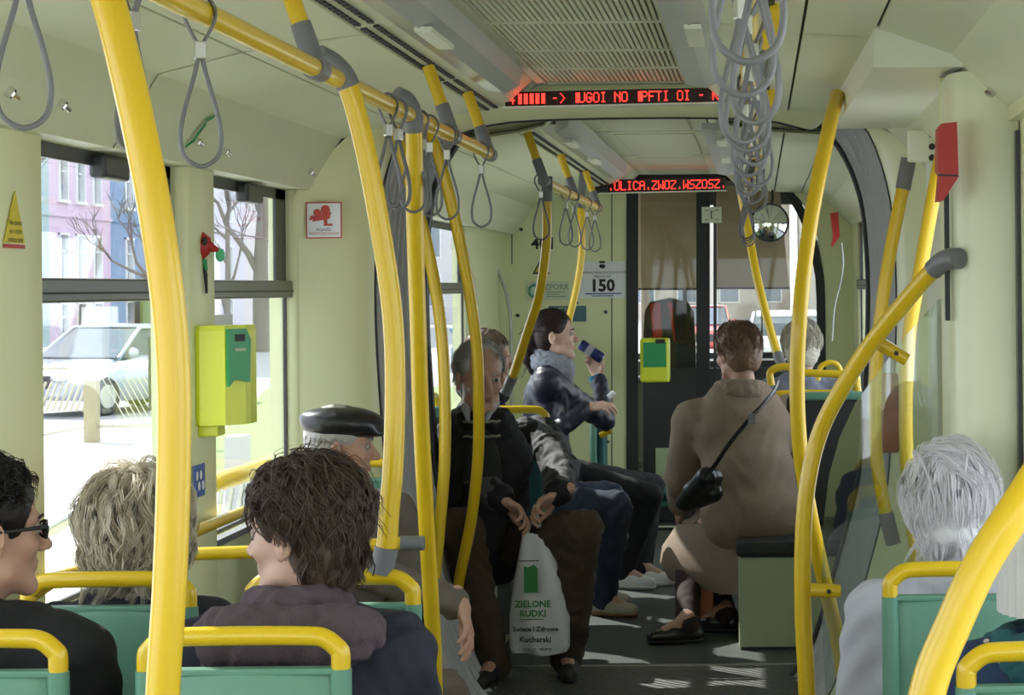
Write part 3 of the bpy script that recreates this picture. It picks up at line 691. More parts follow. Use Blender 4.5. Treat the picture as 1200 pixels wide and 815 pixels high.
pole('dark yellow bowed pole in front of the grey haired man', [(500,128,340),(508,165,333),(528,235,331),(546,320,329),(558,400,327),(561,470,325),(560,540,322),(552,610,318),(541,665,315),(535,700,312)])
pole('yellow pole with grey foot rising behind the grey haired man', [(641,207,297),(641,236,297),(640,290,296),(632,345,294),(618,390,291),(605,430,288),(601,441,287),(592,461,286)], r=.019, joints=((0,1),(6,7)))
pole('yellow pole in front of the 150 poster', [(684,198,222),(681,244,222),(682,290,222),(677,330,222),(668,370,222),(655,420,222),(648,450,222)], r=.019, joints=((0,1),))
pole('long yellow bowed pole under the ceiling box, right of centre', [(981,112,400),(973,145,412),(960,205,418),(947,280,424),(938,360,430),(934,440,430),(937,520,428),(947,590,425),(960,655,420),(973,712,412),(985,770,405),(1002,900,402)], r=.0215)
pole('slim yellow pole with grey ends beside the right bellows', [(1065,186,372),(1058,222,372),(1048,270,372),(1036,340,372),(1028,410,372),(1025,480,372),(1028,545,372),(1038,601,372),(1047,638,372)], joints=((0,1),(7,8)))
pole('yellow pole beside the red hammer box', [(1104,178,400),(1092,240,400),(1078,320,400),(1067,380,400),(1062,450,400),(1062,520,400),(1068,600,400),(1078,680,400)])
pole('yellow pole wound with thin straps, before the cab partition', [(866,200,240),(869,228,240),(876,265,240),(886,320,242),(898,370,244),(911,415,246),(918,432,248)], r=.021, joints=((0,1),(5,6)))
# coil of thin wire round that pole
# near-right curved rail with glass
t = pole('big curved yellow rail with grey elbow at the pillar, edging the glass screen', [(1124,303,512),(1110,304,508),(1094,316,503),(1062,352,495),(1020,404,485),(985,458,480),(960,510,476),(946,570,476),(941,640,476),(941,720,476),(946,830,476),(950,1040,476)], joints=((0,2),), group='yellow grab poles')
for nm,(a,b) in {'u':((1030,402),(1063,422)),'l':((950,692),(985,693))}.items():
    A, B = P(*a,480), P(*b,480)+V(0,.0,0); c = MB(); c.tube([A, A+(B-A)*.55, B], [.017,.017,.0155], 12); c.build('glass_bracket', M_yel, t)
    m = A+(B-A)*.6; MB().tube([m+V(0,-.02,0), m+V(0,.0,0)], .006, 8).build('screw', M_black, t)
gy = F/478
def gp(px,py): p = P(px,py,478); return (p.x,p.z)
gl = [gp(*q_) for q_ in [(1114,345),(1100,352),(1066,390),(1035,430),(1004,472),(984,515),(972,560),(965,620),(963,720),(968,815),(975,905)]]+[(.56,.30),(.56,gp(1114,345)[1])]
g = MB().prism(gl,(0,gy+.03,0),(1,0,0),(0,0,1),(0,1,0),0,.006).build('glass_screen', G_part); tag(g, 'clear curved glass screen before the white haired woman, beside the curved rail', 'screen')
pole('very near yellow curved rail at the bottom right corner', [(1330,430,1050),(1250,510,1060),(1196,590,1070),(1150,662,1070),(1116,735,1070),(1090,800,1070),(1075,880,1070),(1070,980,1070)], r=.0205)
# window-side low rail
t = thing('window_rail', 'sloping yellow rail along the left window behind the seats', 'rail', V(XL+.06,4.8,.75))
MB().tube(smooth_path([V(XL+.05,4.35,.86),V(XL+.07,4.45,.88),V(XL+.07,4.75,.865),V(XL+.07,5.2,.855),V(XL+.07,5.9,.85),V(XL+.03,6.3,.83)],4), .017, 12).build('tube', M_yel, t)
t = thing('cross_rail', 'horizontal yellow rail with grey end stub left of the elbowed pole', 'rail', P(250,648,468))
MB().tube([P(215,650,468),P(330,646,468),P(472,637,468)], .0165, 12).build('tube', M_yel, t); MB().tube([P(470,637,468),P(497,637,468)], .0185, 12).build('end_stub', M_grey, t)
# straps ------------------------------------------------------------
def make_strap():
    t = thing('hand_strap', 'x', 'strap', (0,0,0)); R = .006
    # loop hangs below rail axis at z=0 ; bottom at -.23
    up = [V(-.004,0,-.048), V(-.014,0,-.030), V(-.0235,0,-.006), V(-.018,0,.014), V(0,0,.0245), V(.018,0,.014), V(.0235,0,-.006), V(.014,0,-.030), V(.004,0,-.048)]
    MB().tube(smooth_path(up,3), .0056, 8, sq=.5).build('rail_loop', M_strap, t)
    MB().box((-.0085,-.009,-.072),(.0085,.009,-.045),.002).build('clamp', M_alu, t)
    lo = [V(-.003,0,-.070),V(-.010,0,-.100),V(-.024,0,-.150),V(-.030,0,-.188),V(-.024,0,-.218),V(0,0,-.232),V(.024,0,-.218),V(.030,0,-.188),V(.024,0,-.150),V(.010,0,-.100),V(.003,0,-.070)]
    MB().tube(smooth_path(lo,4), .0062, 8, sq=.55).build('grip_loop', M_strap, t)
    return t
st0 = make_strap(); used = False
def place_strap(x, y, lab, grp, rz=0, z=LRZ):
    global used
    o = st0 if not used else copy_tree(st0, (0,0,0)); used = True
    o.location = (x,y,z); o.rotation_euler = (0,0,rz); o['label'] = lab; o['group'] = grp
ys = [F/1034, F/880, F/784, 4.62, 4.75, 4.95, 5.08, 5.20, F/437, F/389]
for i, y in enumerate(ys): place_strap(LRX, y, 'grey strap on the left rail, %s of ten from the camera' % ORD[i], 'straps on the near left rail', rz=[.5,-.6,.45,.6,-.4,.3,-.7,.2,.1,-.1][i])
for i, y in enumerate([F/305, F/270, F/258, F/240, F/229]): place_strap(LRX, y, 'thin grey strap on the far left rail, %s of five from the camera' % ORD[i], 'straps on the far left rail', rz=[.1,-.3,.4,.1,-.2][i])
yr = [F/1400, F/1190, F/1020, F/900, F/847, F/760, F/690, F/626, F/570, F/520, F/470]
for i, y in enumerate(yr): place_strap(RRX+[.01,0,.02,-.01,0][i%5]*.6, y, 'grey strap in the row on the near right rail, %s of eleven from the camera' % ORD[i], 'straps on the near right rail', rz=[.0,.1,-.5,.4,.0,.5,-.4,.2,-.6,.4,0][i])
for i, y in enumerate([F/300, F/285, F/268, F/252]): place_strap(RRX-.03, y, 'thin grey strap on the far right rail, %s of four from the camera' % ORD[i], 'straps on the far right rail', rz=[.2,-.5,.6,0][i])
# seats -------------------------------------------------------------
def make_seat(full=True):
    """seat facing +Y, origin on the floor under the backrest handle; handle top at z .915, .36 wide"""
    t = thing('tram_seat', 'x', 'seat', (0,0,0)); w = .18; T = .915-.0175
    h = [V(-w+.0175,0,.83),V(-w+.0175,0,.865),V(-w+.022,0,T-.022),V(-w+.045,0,T-.004),V(-w+.08,0,T),V(0,0,T+.001),V(w-.08,0,T),V(w-.045,0,T-.004),V(w-.022,0,T-.022),V(w-.0175,0,.865),V(w-.0175,0,.83)]
    MB().tube(smooth_path(h,4), .0165, 12).build('yellow_handle', M_yel, t)
    # green shell: panel with raised edge tubes
    sh = MB()
    for s in (-1,1): sh.tube(smooth_path([V(s*(w-.0175),0,.842),V(s*(w-.0175),0,.6),V(s*(w-.0175),.03,.44),V(s*(w-.0175),.12,.40)],4), .0185, 10)
    rows = []
    for z, y in [(.835,.0),(.82,-.006),(.6,-.004),(.46,.02),(.40,.08)]:
        rows.append([(x, y-.012*math.cos(x/w*PI/2), z) for x in np.linspace(-w+.02,w-.02,9)])
    rows2 = [[(a[0],a[1]+.02,a[2]) for a in r_] for r_ in rows]
    sh.loft([[*a, *b[::-1]] for a, b in zip(rows, rows2)], caps=True); sh.box((-w+.02,-.012,.832),(w-.02,.016,.845),.004)
    sh.build('green_shell', M_teal, t)
    MB().box((-w+.03,.014,.45),(w-.03,.05,.80),.015).build('back_cushion', M_cush, t)
    MB().box((-.17,.04,.40),(.17,.44,.45),.02).build('seat_cushion', M_cush, t)
    MB().box((-.165,.05,.375),(.165,.43,.402),.008).build('seat_pan', M_teal, t)
    MB().box((-.05,.12,0),(.05,.30,.376),.01).build('pedestal', M_grey, t)
    return t
seat0 = make_seat(); sused = False
def place_seat(px_or_v, lab, rz=0, z=0, grp='green tram seats with yellow handles'):
    global sused
    o = seat0 if not sused else copy_tree(seat0, (0,0,0)); sused = True
    o.location = Vector(px_or_v)+V(0,0,.014); o.rotation_euler = (0,0,rz); o['label'] = lab; o['group'] = grp; return o
yA, yC = F/700, F/579
place_seat((-1.34,yA,.011), 'green seat with yellow handle behind the man with glasses, bottom left corner')
place_seat((-.867,yA,.011), 'green seat with yellow handle behind the dark haired woman, front left')
place_seat((-1.32,yC,.008), 'green seat with yellow handle behind the blonde woman')
place_seat((-.867,yC,.008), 'green seat whose yellow handle carries the elbowed pole, beside the blonde woman')
place_seat((.43,F/567,0), 'green seat with yellow handle behind the white haired woman')
place_seat((.49,F/733,0), 'green seat behind the person in the white knitted hat, bottom right corner')
place_seat((-1.41,7.0,0.0), 'seat of the man in the flat cap, back to the end wall', rz=PI)
place_seat((-1.06,8.62,.08), 'seat under the grey haired man, its yellow handle behind his shoulders', rz=PI)
place_seat((-1.50,9.35,.10), 'sideways seat by the left wall under the bald headed man', rz=-PI/2)
place_seat((-1.40,10.15,.10), 'sideways seat by the left wall under the drinking woman', rz=-PI/2)
place_seat((.215,F/258,.10), 'seat behind the light haired woman near the cab partition')
place_seat((-.862,F/222,-.03), 'green and red edged seat beyond the drinking woman', rz=-PI/2)
# red side cushion of that last seat + yellow grip
t = MB().tube(smooth_path([P(699,484,224),P(700,498,224),P(700,520,224),P(698,545,224)],5), .022, 12, sq=1.6).build('red_bolster', mat('bolster_red',(.42,.07,.04),.7)); tag(t, 'rounded red bolster edge just beyond the drinking woman', 'bolster')
t = MB().tube([P(703,511,229),P(716,504,229)], .016, 12).build('yellow_grip', M_yel); tag(t, 'short yellow grip stub beyond the drinking woman', 'grip')
# box seat of the woman in the beige coat
t = thing('box_seat', 'pale green box seat with black cushion under the woman in the beige coat', 'seat', (.2,8.6,0))
a, b = P(866,762,284), P(1004,652,284)
MB().box((a.x,a.y,.0),(.58,a.y+.55,b.z),.012).build('green_box', M_box, t)
MB().box((a.x-.01,a.y-.02,b.z),(.58,a.y+.60,b.z+.065),.02).build('black_cushion', M_black, t)
MB().box((a.x+.01,a.y-.004,.0),(.58,a.y+.55,.012)).build('base_strip', M_black, t)
MB().box((.12,a.y+.5,.45),(.50,a.y+.56,1.02),.02).build('backrest', M_black, t)
MB().box((.14,a.y+.485,1.0),(.48,a.y+.565,1.035),.01).build('green_top', M_teal, t)
hw = [P(904,452,262),P(903,436,262),P(920,430,262),P(945,437,262),P(998,440,262),P(1004,452,262),P(1006,470,262)]
MB().tube(smooth_path(hw,5), .017, 12).build('yellow_handle', M_yel, t)
hw = [P(958,446,250),P(962,430,250),P(975,425,250),P(984,432,250),P(986,450,250)]
MB().tube(smooth_path(hw,5), .013, 10).build('yellow_loop', M_yel, t)
# podium under the left facing seats
t = thing('seat_podium', 'yellow green seat podium beside the left bellows', 'podium', (-1.2,8.4,0))
MB().box((-1.30,8.1,0),(-1.07,8.9,.38),.02).build('panel', M_box, t); MB().box((-1.30,8.1,.38),(-1.0,8.6,.44),.02).build('top', M_black, t)
# validators --------------------------------------------------------
t = thing('ticket_validator', 'bright yellow ticket validator with green face on the second window pillar', 'validator', P(250,514,425))
vp = lambda x, y, r=418: P(x, y, r)
ZB, ZT = vp(0,500).z, vp(0,384).z
x0, x1, x2 = vp(228,0).x, vp(266,0).x, vp(287,0).x; vy = F/418
pr = [(x0,vy+.03),(x0+.006,vy-.05),(x0+.02,vy-.06),(x1,vy-.06),(x2-.006,vy-.01),(x2,vy+.02),(x2,vy+.09),(x0,vy+.09)]
mb = MB(); n = len(pr); rings = [[(x,y,z) for x,y in pr] for z in (ZB,ZB+.02,ZT-.015)]+[[(x*.96+.04*(x0+x2)/2, y*.96+.04*vy, ZT) for x,y in pr]]
mb.loft(rings, smooth=False, caps=True).build('body', M_lime, t)
gf = MB(); pa, pb = (x1+.004,vy-.0615),(x2-.002,vy-.005)
zg0, zg1 = vp(0,455).z, vp(0,388).z; d = V(pb[0]-pa[0],pb[1]-pa[1],0).normalized(); N_ = V(d.y,-d.x,0)
L_ = (V(*pb)-V(*pa)).length
gf.prism([(.0,zg0),(L_*.3,zg0+.02),(L_,zg0+.01),(L_+.004,zg1-.03),(L_*.85,zg1),(.0,zg1)], V(pa[0],pa[1],0), d, Z1, N_, 0, .012).build('green_face', M_vgreen, t)
MB().prism([(L_*.3,zg1-.035),(L_*.75,zg1-.035),(L_*.75,zg1-.015),(L_*.3,zg1-.015)], V(pa[0],pa[1],0), d, Z1, N_, .012, .014).build('slot', M_black, t)
MB().prism([(L_*.3,zg1-.062),(L_*.8,zg1-.062),(L_*.8,zg1-.054),(L_*.3,zg1-.054)], V(pa[0],pa[1],0), d, Z1, N_, .012, .013).build('display', M_box, t)
MB().box((x0+.003,vy-.03,vp(0,514).z),(vp(254,0).x,vy+.05,ZB),.006).build('bracket', M_lime, t)
MB().box((x0-.14,vy+.0,ZB+.04),(x0,vy+.07,ZT-.03)).build('wall_mount', M_blackp, t)
t = thing('ticket_validator', 'small yellow and green ticket validator on the cab partition', 'validator', P(767,450,190))
v2 = lambda x, y: P(x,y,190)
a, b = v2(751,448), v2(785,396); MB().box((a.x,a.y-.08,a.z),(b.x,a.y+.06,b.z),.015).build('body', M_lime, t)
a2, b2 = v2(755,430), v2(781,401); MB().box((a2.x,a.y-.088,a2.z),(b2.x,a.y-.08,b2.z)).build('green_face', M_vgreen, t)
MB().box((v2(765,0).x,a.y-.092,v2(0,410).z),(v2(776,0).x,a.y-.088,v2(0,405).z)).build('display', M_black, t)
MB().box((v2(757,0).x,a.y-.05,v2(0,455).z),(v2(780,0).x,a.y+.04,a.z)).build('base', M_light, t)
# mirror ------------------------------------------------------------
c = P(902,261,200); t = thing('round_mirror', 'round convex mirror with black rim above the cab door', 'mirror', c-V(0,0,.12))
MB().tube([c+V(0,.02,0),c+V(0,.0,0),c+V(0,-.01,0)], [.10,.115,.113], 32).build('rim', M_black, t)
MB().ball(c+V(0,-.004,0), (.107,.030,.107), 32).build('mirror_face', mat('mirror', (.75,.78,.78), .04, metal=1), t)
MB().tube([c+V(0,.01,.05),c+V(.02,.1,.14),c+V(.02,.3,.2)], .007, 8).build('arm', M_black, t)
# red hammer boxes ----------------------------------------------------
t = thing('hammer_box', 'red emergency hammer box on the right pillar', 'hammer', P(1110,235,520))
pr_ = [P(x,y,520) for x,y in [(1102,146),(1120,144),(1122,208),(1104,236),(1098,236),(1101,205),(1098,200),(1099,150)]]
MB().prism([(p.x,p.z) for p in pr_],(0,F/520,0),(1,0,0),(0,0,1),(0,1,0),-.03,.06).build('red_case', M_red, t)
pr_ = [P(x,y,520) for x,y in [(1098,205),(1121,206),(1121,208),(1098,207)]]
MB().prism([(p.x,p.z) for p in pr_],(0,F/520,0),(1,0,0),(0,0,1),(0,1,0),-.033,-.03).build('seam', M_black, t)
t = thing('hammer_box', 'small red hammer box on the far right wall', 'hammer', P(978,290,200))
pr_ = [P(x,y,200) for x,y in [(973,250),(982,249),(984,277),(976,289),(974,289),(976,277)]]
MB().prism([(p.x,p.z) for p in pr_],(0,F/200,0),(1,0,0),(0,0,1),(0,1,0),-.03,.05).build('red_case', M_red, t)
MB().tube(smooth_path([P(986,285,200),P(988,310,200),P(984,335,200),P(978,360,200),P(975,400,200)],5),.006,6).build('cord', M_light, t)
# red and green hammer on left pillar
t = thing('emergency_hammer', 'red emergency hammer with green tag on the pillar between left windows', 'hammer', P(235,330,415))
h = lambda x,y,r=415: P(x,y,r)
MB().tube([h(229,272),h(236,282),h(234,294),h(230,304)], [.016,.028,.030,.016], 12).build('red_head', M_red, t)
MB().tube([h(236,284),h(246,290),h(257,294)], [.022,.016,.004], 10).build('red_tip', M_red, t)
MB().box(h(226,309)+V(0,.02,0), h(231,275)+V(0,.06,0)).build('holder', M_black, t)
MB().tube([h(236,300),h(241,322),h(242,344)], [.006,.006,.004], 8).build('cord', M_black, t)
MB().ball(h(258,299), (.014,.006,.020), 10).build('green_tag', mat('tag_green', (.10,.55,.28), .5), t)
MB().tube([h(238,305),h(242,318)], [.012,.004], 8).build('green_ribbon', M_vgreen, t)
MB().ball(h(235,283)+V(.02,-.03,0), (.008,.006,.014), 8).build('black_mark', M_black, t)
# white bracket plate with dots, orange panel
t = thing('bracket_plate', 'white bracket plate with three black screws above the slim pole', 'bracket', P(1080,190,385))
a, b = P(1064,190,385), P(1104,152,385); MB().box((a.x,a.y,a.z),(b.x,a.y+.03,b.z),.006).build('plate', M_white, t)
for y_ in (158,172,185): c = P(1092,y_,385); MB().tube([c+V(0,-.008,0),c+V(0,.002,0)], .010, 10).build('screw', M_black, t)
a, b = P(1032,531,338), P(1053,437,338); t = MB().box((a.x,a.y,a.z),(b.x,a.y+.02,b.z),.012).build('orange_plate', M_orange); tag(t, 'rust orange rounded panel beside the slim right pole', 'panel')
# orange panel under box seat
a, b = P(816,730,270), P(836,680,270); t = MB().box((a.x,a.y,0),(b.x,a.y+.03,b.z),.006).build('orange_support', M_orange); tag(t, 'rust orange seat support between the beige coat woman legs', 'support')
# black edge strip + stickers near pillar
t = thing('edge_strip', 'narrow black door edge strip beside the hammer box', 'strip', P(1112,375,520)); 
a, b = P(1108,376,505), P(1112,205,505); MB().box((a.x,a.y+.0,a.z),(b.x,a.y+.01,b.z)).build('rubber', M_black, t)

# ================================================================== PEOPLE
def rot(yaw, pitch=0, roll=0): return np.array(Matrix.Rotation(math.radians(yaw),3,'Z')@Matrix.Rotation(math.radians(pitch),3,'X')@Matrix.Rotation(math.radians(roll),3,'Y'))
def skin(nm, c): return mat('skin_'+nm, c, .5, sss=.12, var=.06, vscale=25, bump=.04, bscale=180)
def head_sdf(female=False, ears=True, jaw=1.0, nose=1.0):
    s = SDF(.018)
    s.ell((0,-.014,.036),(.073,.094,.084)); s.ell((0,.022,-.030),(.056*jaw,.064,.082),k=.03); s.cap((-.012,.070,-.098),(.012,.070,-.098),.016,k=.02)
    for x in (-1,1):
        s.cap((x*.045,.020,-.070),(x*.018,.062,-.092),.018,.014,k=.02); s.ell((x*.036,.058,-.022),(.02,.018,.018),k=.02)
        s.cap((x*.012,.080,.024),(x*.042,.066,.026),.0085,.007,k=.012)
        s.ell((x*.030,.094,.006),(.015,.014,.011),k=.012,sub=True)
        if ears:
            s.ell((x*.078,-.012,-.006),(.008,.018,.031),R=rot(x*-22),k=.006); s.ell((x*.086,-.008,-.002),(.006,.009,.016),k=.004,sub=True); s.ell((x*.077,-.004,-.032),(.006,.008,.010),k=.006)
    n = nose; s.cap((0,.080,.012),(0,.098*1+.004*n,-.022),.0075,.0095*n,k=.010); s.ell((0,.104*1+.002*n,-.028),(.009,.010,.009),k=.008)
    for x in (-1,1): s.ell((x*.011,.094,-.031),(.0075,.010,.007),k=.006)
    s.cap((-.018,.078,-.054),(.018,.078,-.054),.0055,k=.008); s.cap((-.015,.078,-.065),(.015,.078,-.065),.0065,k=.008)
    s.cap((-.02,.089,-.0595),(.02,.089,-.0595),.002,k=.003,sub=True)
    s.cap((0,-.022,-.05),(0,-.034,-.15),.052 if not female else .046,.058 if not female else .05,k=.03)
    return s
def hand_sdf(W, D, Nn, side, curl=(.5,.6,.4), sc=1.0, thumb=.3, spread=.0):
    """W wrist, D finger direction, Nn palm normal, side=+1/-1 picks the thumb side"""
    X = Vector(D).normalized(); Z = Vector(Nn); Z = (Z-X*Z.dot(X)).normalized(); Y = Z.cross(X); R = np.array([X,Y,Z]).T
    s = SDF(.010); b = [(.090,.030),(.094,.010),(.090,-.010),(.080,-.028)]; ln = [(.042,.024,.019),(.046,.028,.020),(.042,.026,.020),(.033,.019,.018)]
    for i,((x,y),L_) in enumerate(zip(b,ln)):
        y *= side; s.cap((0,y*.55,0),(x-.008,y,0),.0155,.0115,k=.014)
        p = np.array((x-.006,y,0.)); a = 0.; ya = spread*y*6
        for j in range(3):
            a += curl[j]*(1+.08*i); q_ = p+L_[j]*np.array((math.cos(a)*math.cos(ya),math.sin(ya),math.sin(a))); s.cap(p,q_,.0094-.0010*j,.0088-.0011*j,k=.004); p = q_
    t0, t1 = np.array((.022,side*.024,.004)), np.array((.058,side*.050,.014+.02*thumb)); t2 = t1+np.array((.028,side*.004,.010*thumb+.004)); t3 = t2+np.array((.022,-side*.006,.008*thumb+.004))
    s.cap(t0,t1,.015,.0115,k=.012); s.cap(t1,t2,.0105,.0095,k=.006); s.cap(t2,t3,.0095,.0078,k=.006); s.cap((-.05,0,0),(.01,0,0),.022,.024,k=.015)
    return s.xf(R, np.array(W), sc)
class Pose:
    def __init__(s, H, byaw, sc=1.0, lean=.08, **kw):
        s.sc = sc; s.Rb = Matrix.Rotation(math.radians(byaw),3,'Z'); s.H = Vector(H)
        s.pel = s.H-s.Rb@V(0,lean+.03,0)-V(0,0,.155+.50*sc); s.lean = lean; W = s.W
        s.neck = W(0,lean,.50); s.sh = {k: W(k*.178,lean*.85,.435) for k in (-1,1)}; s.hip = {k: W(k*.09,0,0) for k in (-1,1)}
        s.knee = {k: W(k*.12,.42,.02) for k in (-1,1)}; s.ank = {k: W(k*.12,.42,0) for k in (-1,1)}
        for k in (-1,1): s.ank[k].z = .09
        s.wr = {k: W(k*.10,.30,.10) for k in (-1,1)}; s.toe = {k: s.Rb@V(k*.15,1,0) for k in (-1,1)}
        s.elpole = {k: s.Rb@V(k*.6,-.7,-.6) for k in (-1,1)}
        for n_, v_ in kw.items(): getattr(s, n_).update(v_)
        s.el = {}
        for k in (-1,1):
            A, B = s.sh[k], s.wr[k]; l1, l2 = .28*sc, .25*sc; d = (B-A).length; 
            if d > (l1+l2)*.985: B = A+(B-A)*((l1+l2)*.985/d); d = (l1+l2)*.985
            x = (l1*l1-l2*l2+d*d)/(2*d); hh = math.sqrt(max(l1*l1-x*x,0)); u = (B-A).normalized(); p = s.elpole[k]; p = (p-u*p.dot(u)).normalized(); s.el[k] = A+u*x+p*hh
    def W(s, x, y, z): return s.pel+s.Rb@V(x*s.sc,y*s.sc,z*s.sc)
def person(label, ps, hyaw, hpitch=0, hroll=0, skin_m=None, female=False, hs=1.0, grp=None, legs=True, name='person', jaw=1.0, nose=1.0, res=.0038, hands=(), floor=None, face=True, browm=None, lipc=(.42,.16,.14)):
    root = thing(name, label, 'person', (ps.pel.x, ps.pel.y, 0 if legs else ps.pel.z-.1), grp)
    Rh = rot(hyaw, hpitch, hroll); Hh = np.array(ps.H)
    b = SDF(.03); W = ps.W; sc = ps.sc; Rb = np.array(ps.Rb)
    b.ell(W(0,0,.02),np.array((.15,.11,.12))*sc,R=Rb); b.ell(W(0,ps.lean*.4,.2),np.array((.13,.09,.16))*sc,R=Rb); b.ell(W(0,ps.lean*.8,.35),np.array((.15,.10,.14))*sc,R=Rb)
    b.cap(ps.sh[-1],ps.sh[1],.05*sc); b.cap(ps.neck-V(0,0,.05),ps.H+Vector(Rh@np.array((0,-.03,-.10))),.055,.050)
    for k in (-1,1):
        b.cap(ps.sh[k],ps.el[k],.047*sc,.038*sc); b.cap(ps.el[k],ps.wr[k],.037*sc,.025*sc)
        if legs: b.cap(ps.hip[k],ps.knee[k],.075*sc,.055*sc); b.cap(ps.knee[k],ps.ank[k],.052*sc,.036*sc); b.cap(ps.ank[k],ps.ank[k]+ps.toe[k].normalized()*.10-V(0,0,.04),.034,.028)
    mb = MB(); v, f = b.mesh(.014); mb.add(v, f, True)
    h_ = head_sdf(female, True, jaw, nose).xf(Rh, Hh, hs); v, f = h_.mesh(res); mb.add(v, f, True)
    for (k, D, Nn, curl, sd_) in hands: v, f = hand_sdf(ps.wr[k], D, Nn, sd_, curl, 1.0 if not female else .9).mesh(.0032); mb.add(v, f, True)
    body = mb.build('body', skin_m, root)
    L = lambda x,y,z: tuple(Rh@(np.array((x,y,z))*hs)+Hh)
    if face:
        for x in (-1,1):
            e = MB().ball(L(x*.030,.0735,.006), .0122*hs, 12).build('eye', mat('eye_white',(.38,.34,.31),.3), body)
            MB().ball(L(x*.030,.0800,.006), .0072*hs, 10).build('iris', mat('iris',(.05,.05,.05),.15), body)
            MB().tube([L(x*.030+a,.0805-abs(a)*.42,.0115-abs(a)**2*14) for a in (-.013,-.006,0,.006,.013)], [.002,.0032,.0034,.0032,.002], 6).build('eyelid', skin_m, body)
            MB().tube([L(x*.012,.0905,.024),L(x*.025,.0890,.029),L(x*.042,.0745,.025)], [.003,.0038,.002], 6, sq=.6).build('eyebrow', browm or skin_m, body)
        lp = mat('lips_%d' % int(lipc[0]*100), lipc, .4)
        MB().tube([L(-.021,.0795,-.0575),L(-.008,.0855,-.0555),L(0,.0855,-.0570),L(.008,.0855,-.0555),L(.021,.0795,-.0575)],[.001,.0035,.003,.0035,.001],8).tube([L(-.020,.0795,-.0600),L(0,.0860,-.0650),L(.020,.0795,-.0600)],[.001,.0045,.001],8).build('lips', lp, body)
    root['_h'] = 0; del root['_h']
    return root, Rh, Hh, L
def garment(root, ps, m, name='jacket', fat=1.0, hem=-.06, amp=.006, f1=20, seed=1., sleeves=True, collar=.026, cz=.50, cr=.074, res=.0095, skirt=0, extra=None, cuff=.045, hood=False):
    g = SDF(.035); W = ps.W; sc = ps.sc*fat; Rb = np.array(ps.Rb); l = ps.lean
    g.ell(W(0,.0,.02+hem*.3),np.array((.185,.155,.15))*sc,R=Rb); g.ell(W(0,l*.3,.15),np.array((.175,.135,.17))*sc,R=Rb); g.ell(W(0,l*.75,.33),np.array((.185,.125,.17))*sc,R=Rb)
    g.cap(ps.sh[-1]-V(0,0,.01),ps.sh[1]-V(0,0,.01),.066*sc,k=.05); g.cap(W(-.07,l*.9,.47),W(.07,l*.9,.47),.055*sc,k=.05)
    for k in (-1,1):
        if sleeves: 
            w = ps.el[k]+(ps.wr[k]-ps.el[k])*.93
            g.cap(ps.sh[k],ps.el[k],.070*sc,.058*sc,k=.03); g.cap(ps.el[k],w,.056*sc,cuff*sc,k=.02)
    if extra: extra(g)
    n = 14
    if collar:
        c = W(0,l+.00,cz); pts = [c+ps.Rb@V(cr*math.sin(2*PI*i/n)*sc, cr*math.cos(2*PI*i/n)*sc*.95, .012*-math.cos(2*PI*i/n)) for i in range(n+1)]
        for a, b_ in zip(pts[:-1], pts[1:]): g.cap(a,b_,collar*.9,k=.012); g.cap(a+V(0,0,.016),b_+V(0,0,.016),collar*.7,k=.012)
    v, f = g.mesh(res, folds(amp,f1,seed)); return MB().add(v, f, True).build(name, m, root)
def trousers(root, ps, m, amp=.006, f1=24, seed=2., fat=1.0, name='trousers', only=None):
    g = SDF(.03); sc = ps.sc*fat; Rb = np.array(ps.Rb); g.ell(ps.W(0,0,.0),np.array((.17,.145,.12))*sc,R=Rb)
    for k in (-1,1): g.cap(ps.hip[k],ps.knee[k],.088*sc,.072*sc); a = ps.ank[k]-V(0,0,.015); g.cap(ps.knee[k],a,.070*sc,.060*sc,k=.02)
    v, f = g.mesh(.0105, folds(amp,f1,seed)); return MB().add(v, f, True).build(name, m, root)
def shoes(root, ps, m, sole=None, hi=0, name='shoe', sc=1.0):
    for k in (-1,1):
        a = ps.ank[k]; d = ps.toe[k].normalized(); g = SDF(.02); z = a.z-.09; h0 = V(a.x,a.y,z+.042)-d*.035
        g.cap(h0,V(a.x,a.y,z+.042)+d*.06,.037*sc,.038*sc); t = V(a.x,a.y,z+.034)+d*.15; g.cap(V(a.x,a.y,z+.040)+d*.06,t,.038*sc,.030*sc); g.cap(V(a.x,a.y,z+.05)-d*.02,V(a.x,a.y,z+.085+hi)-d*.02,.036*sc,k=.02)
        v, f = g.mesh(.006, cut=lambda X,Y,Z,z=z: (z+.012)-Z+0*X+0*Y); o = MB().add(v,f,True).build(name, m, root)
        s_ = SDF(.01); s_.cap(V(a.x,a.y,z+.03)-d*.035,V(a.x,a.y,z+.03)+d*.06,.040*sc,.041*sc); s_.cap(V(a.x,a.y,z+.03)+d*.06,V(a.x,a.y,z+.03)+d*.15,.041*sc,.034*sc)
        v, f = s_.mesh(.006, cut=lambda X,Y,Z,z=z: np.maximum(Z-(z+.020),z-Z)+0*X+0*Y); MB().add(v,f,True).build('sole', sole or M_black, o)
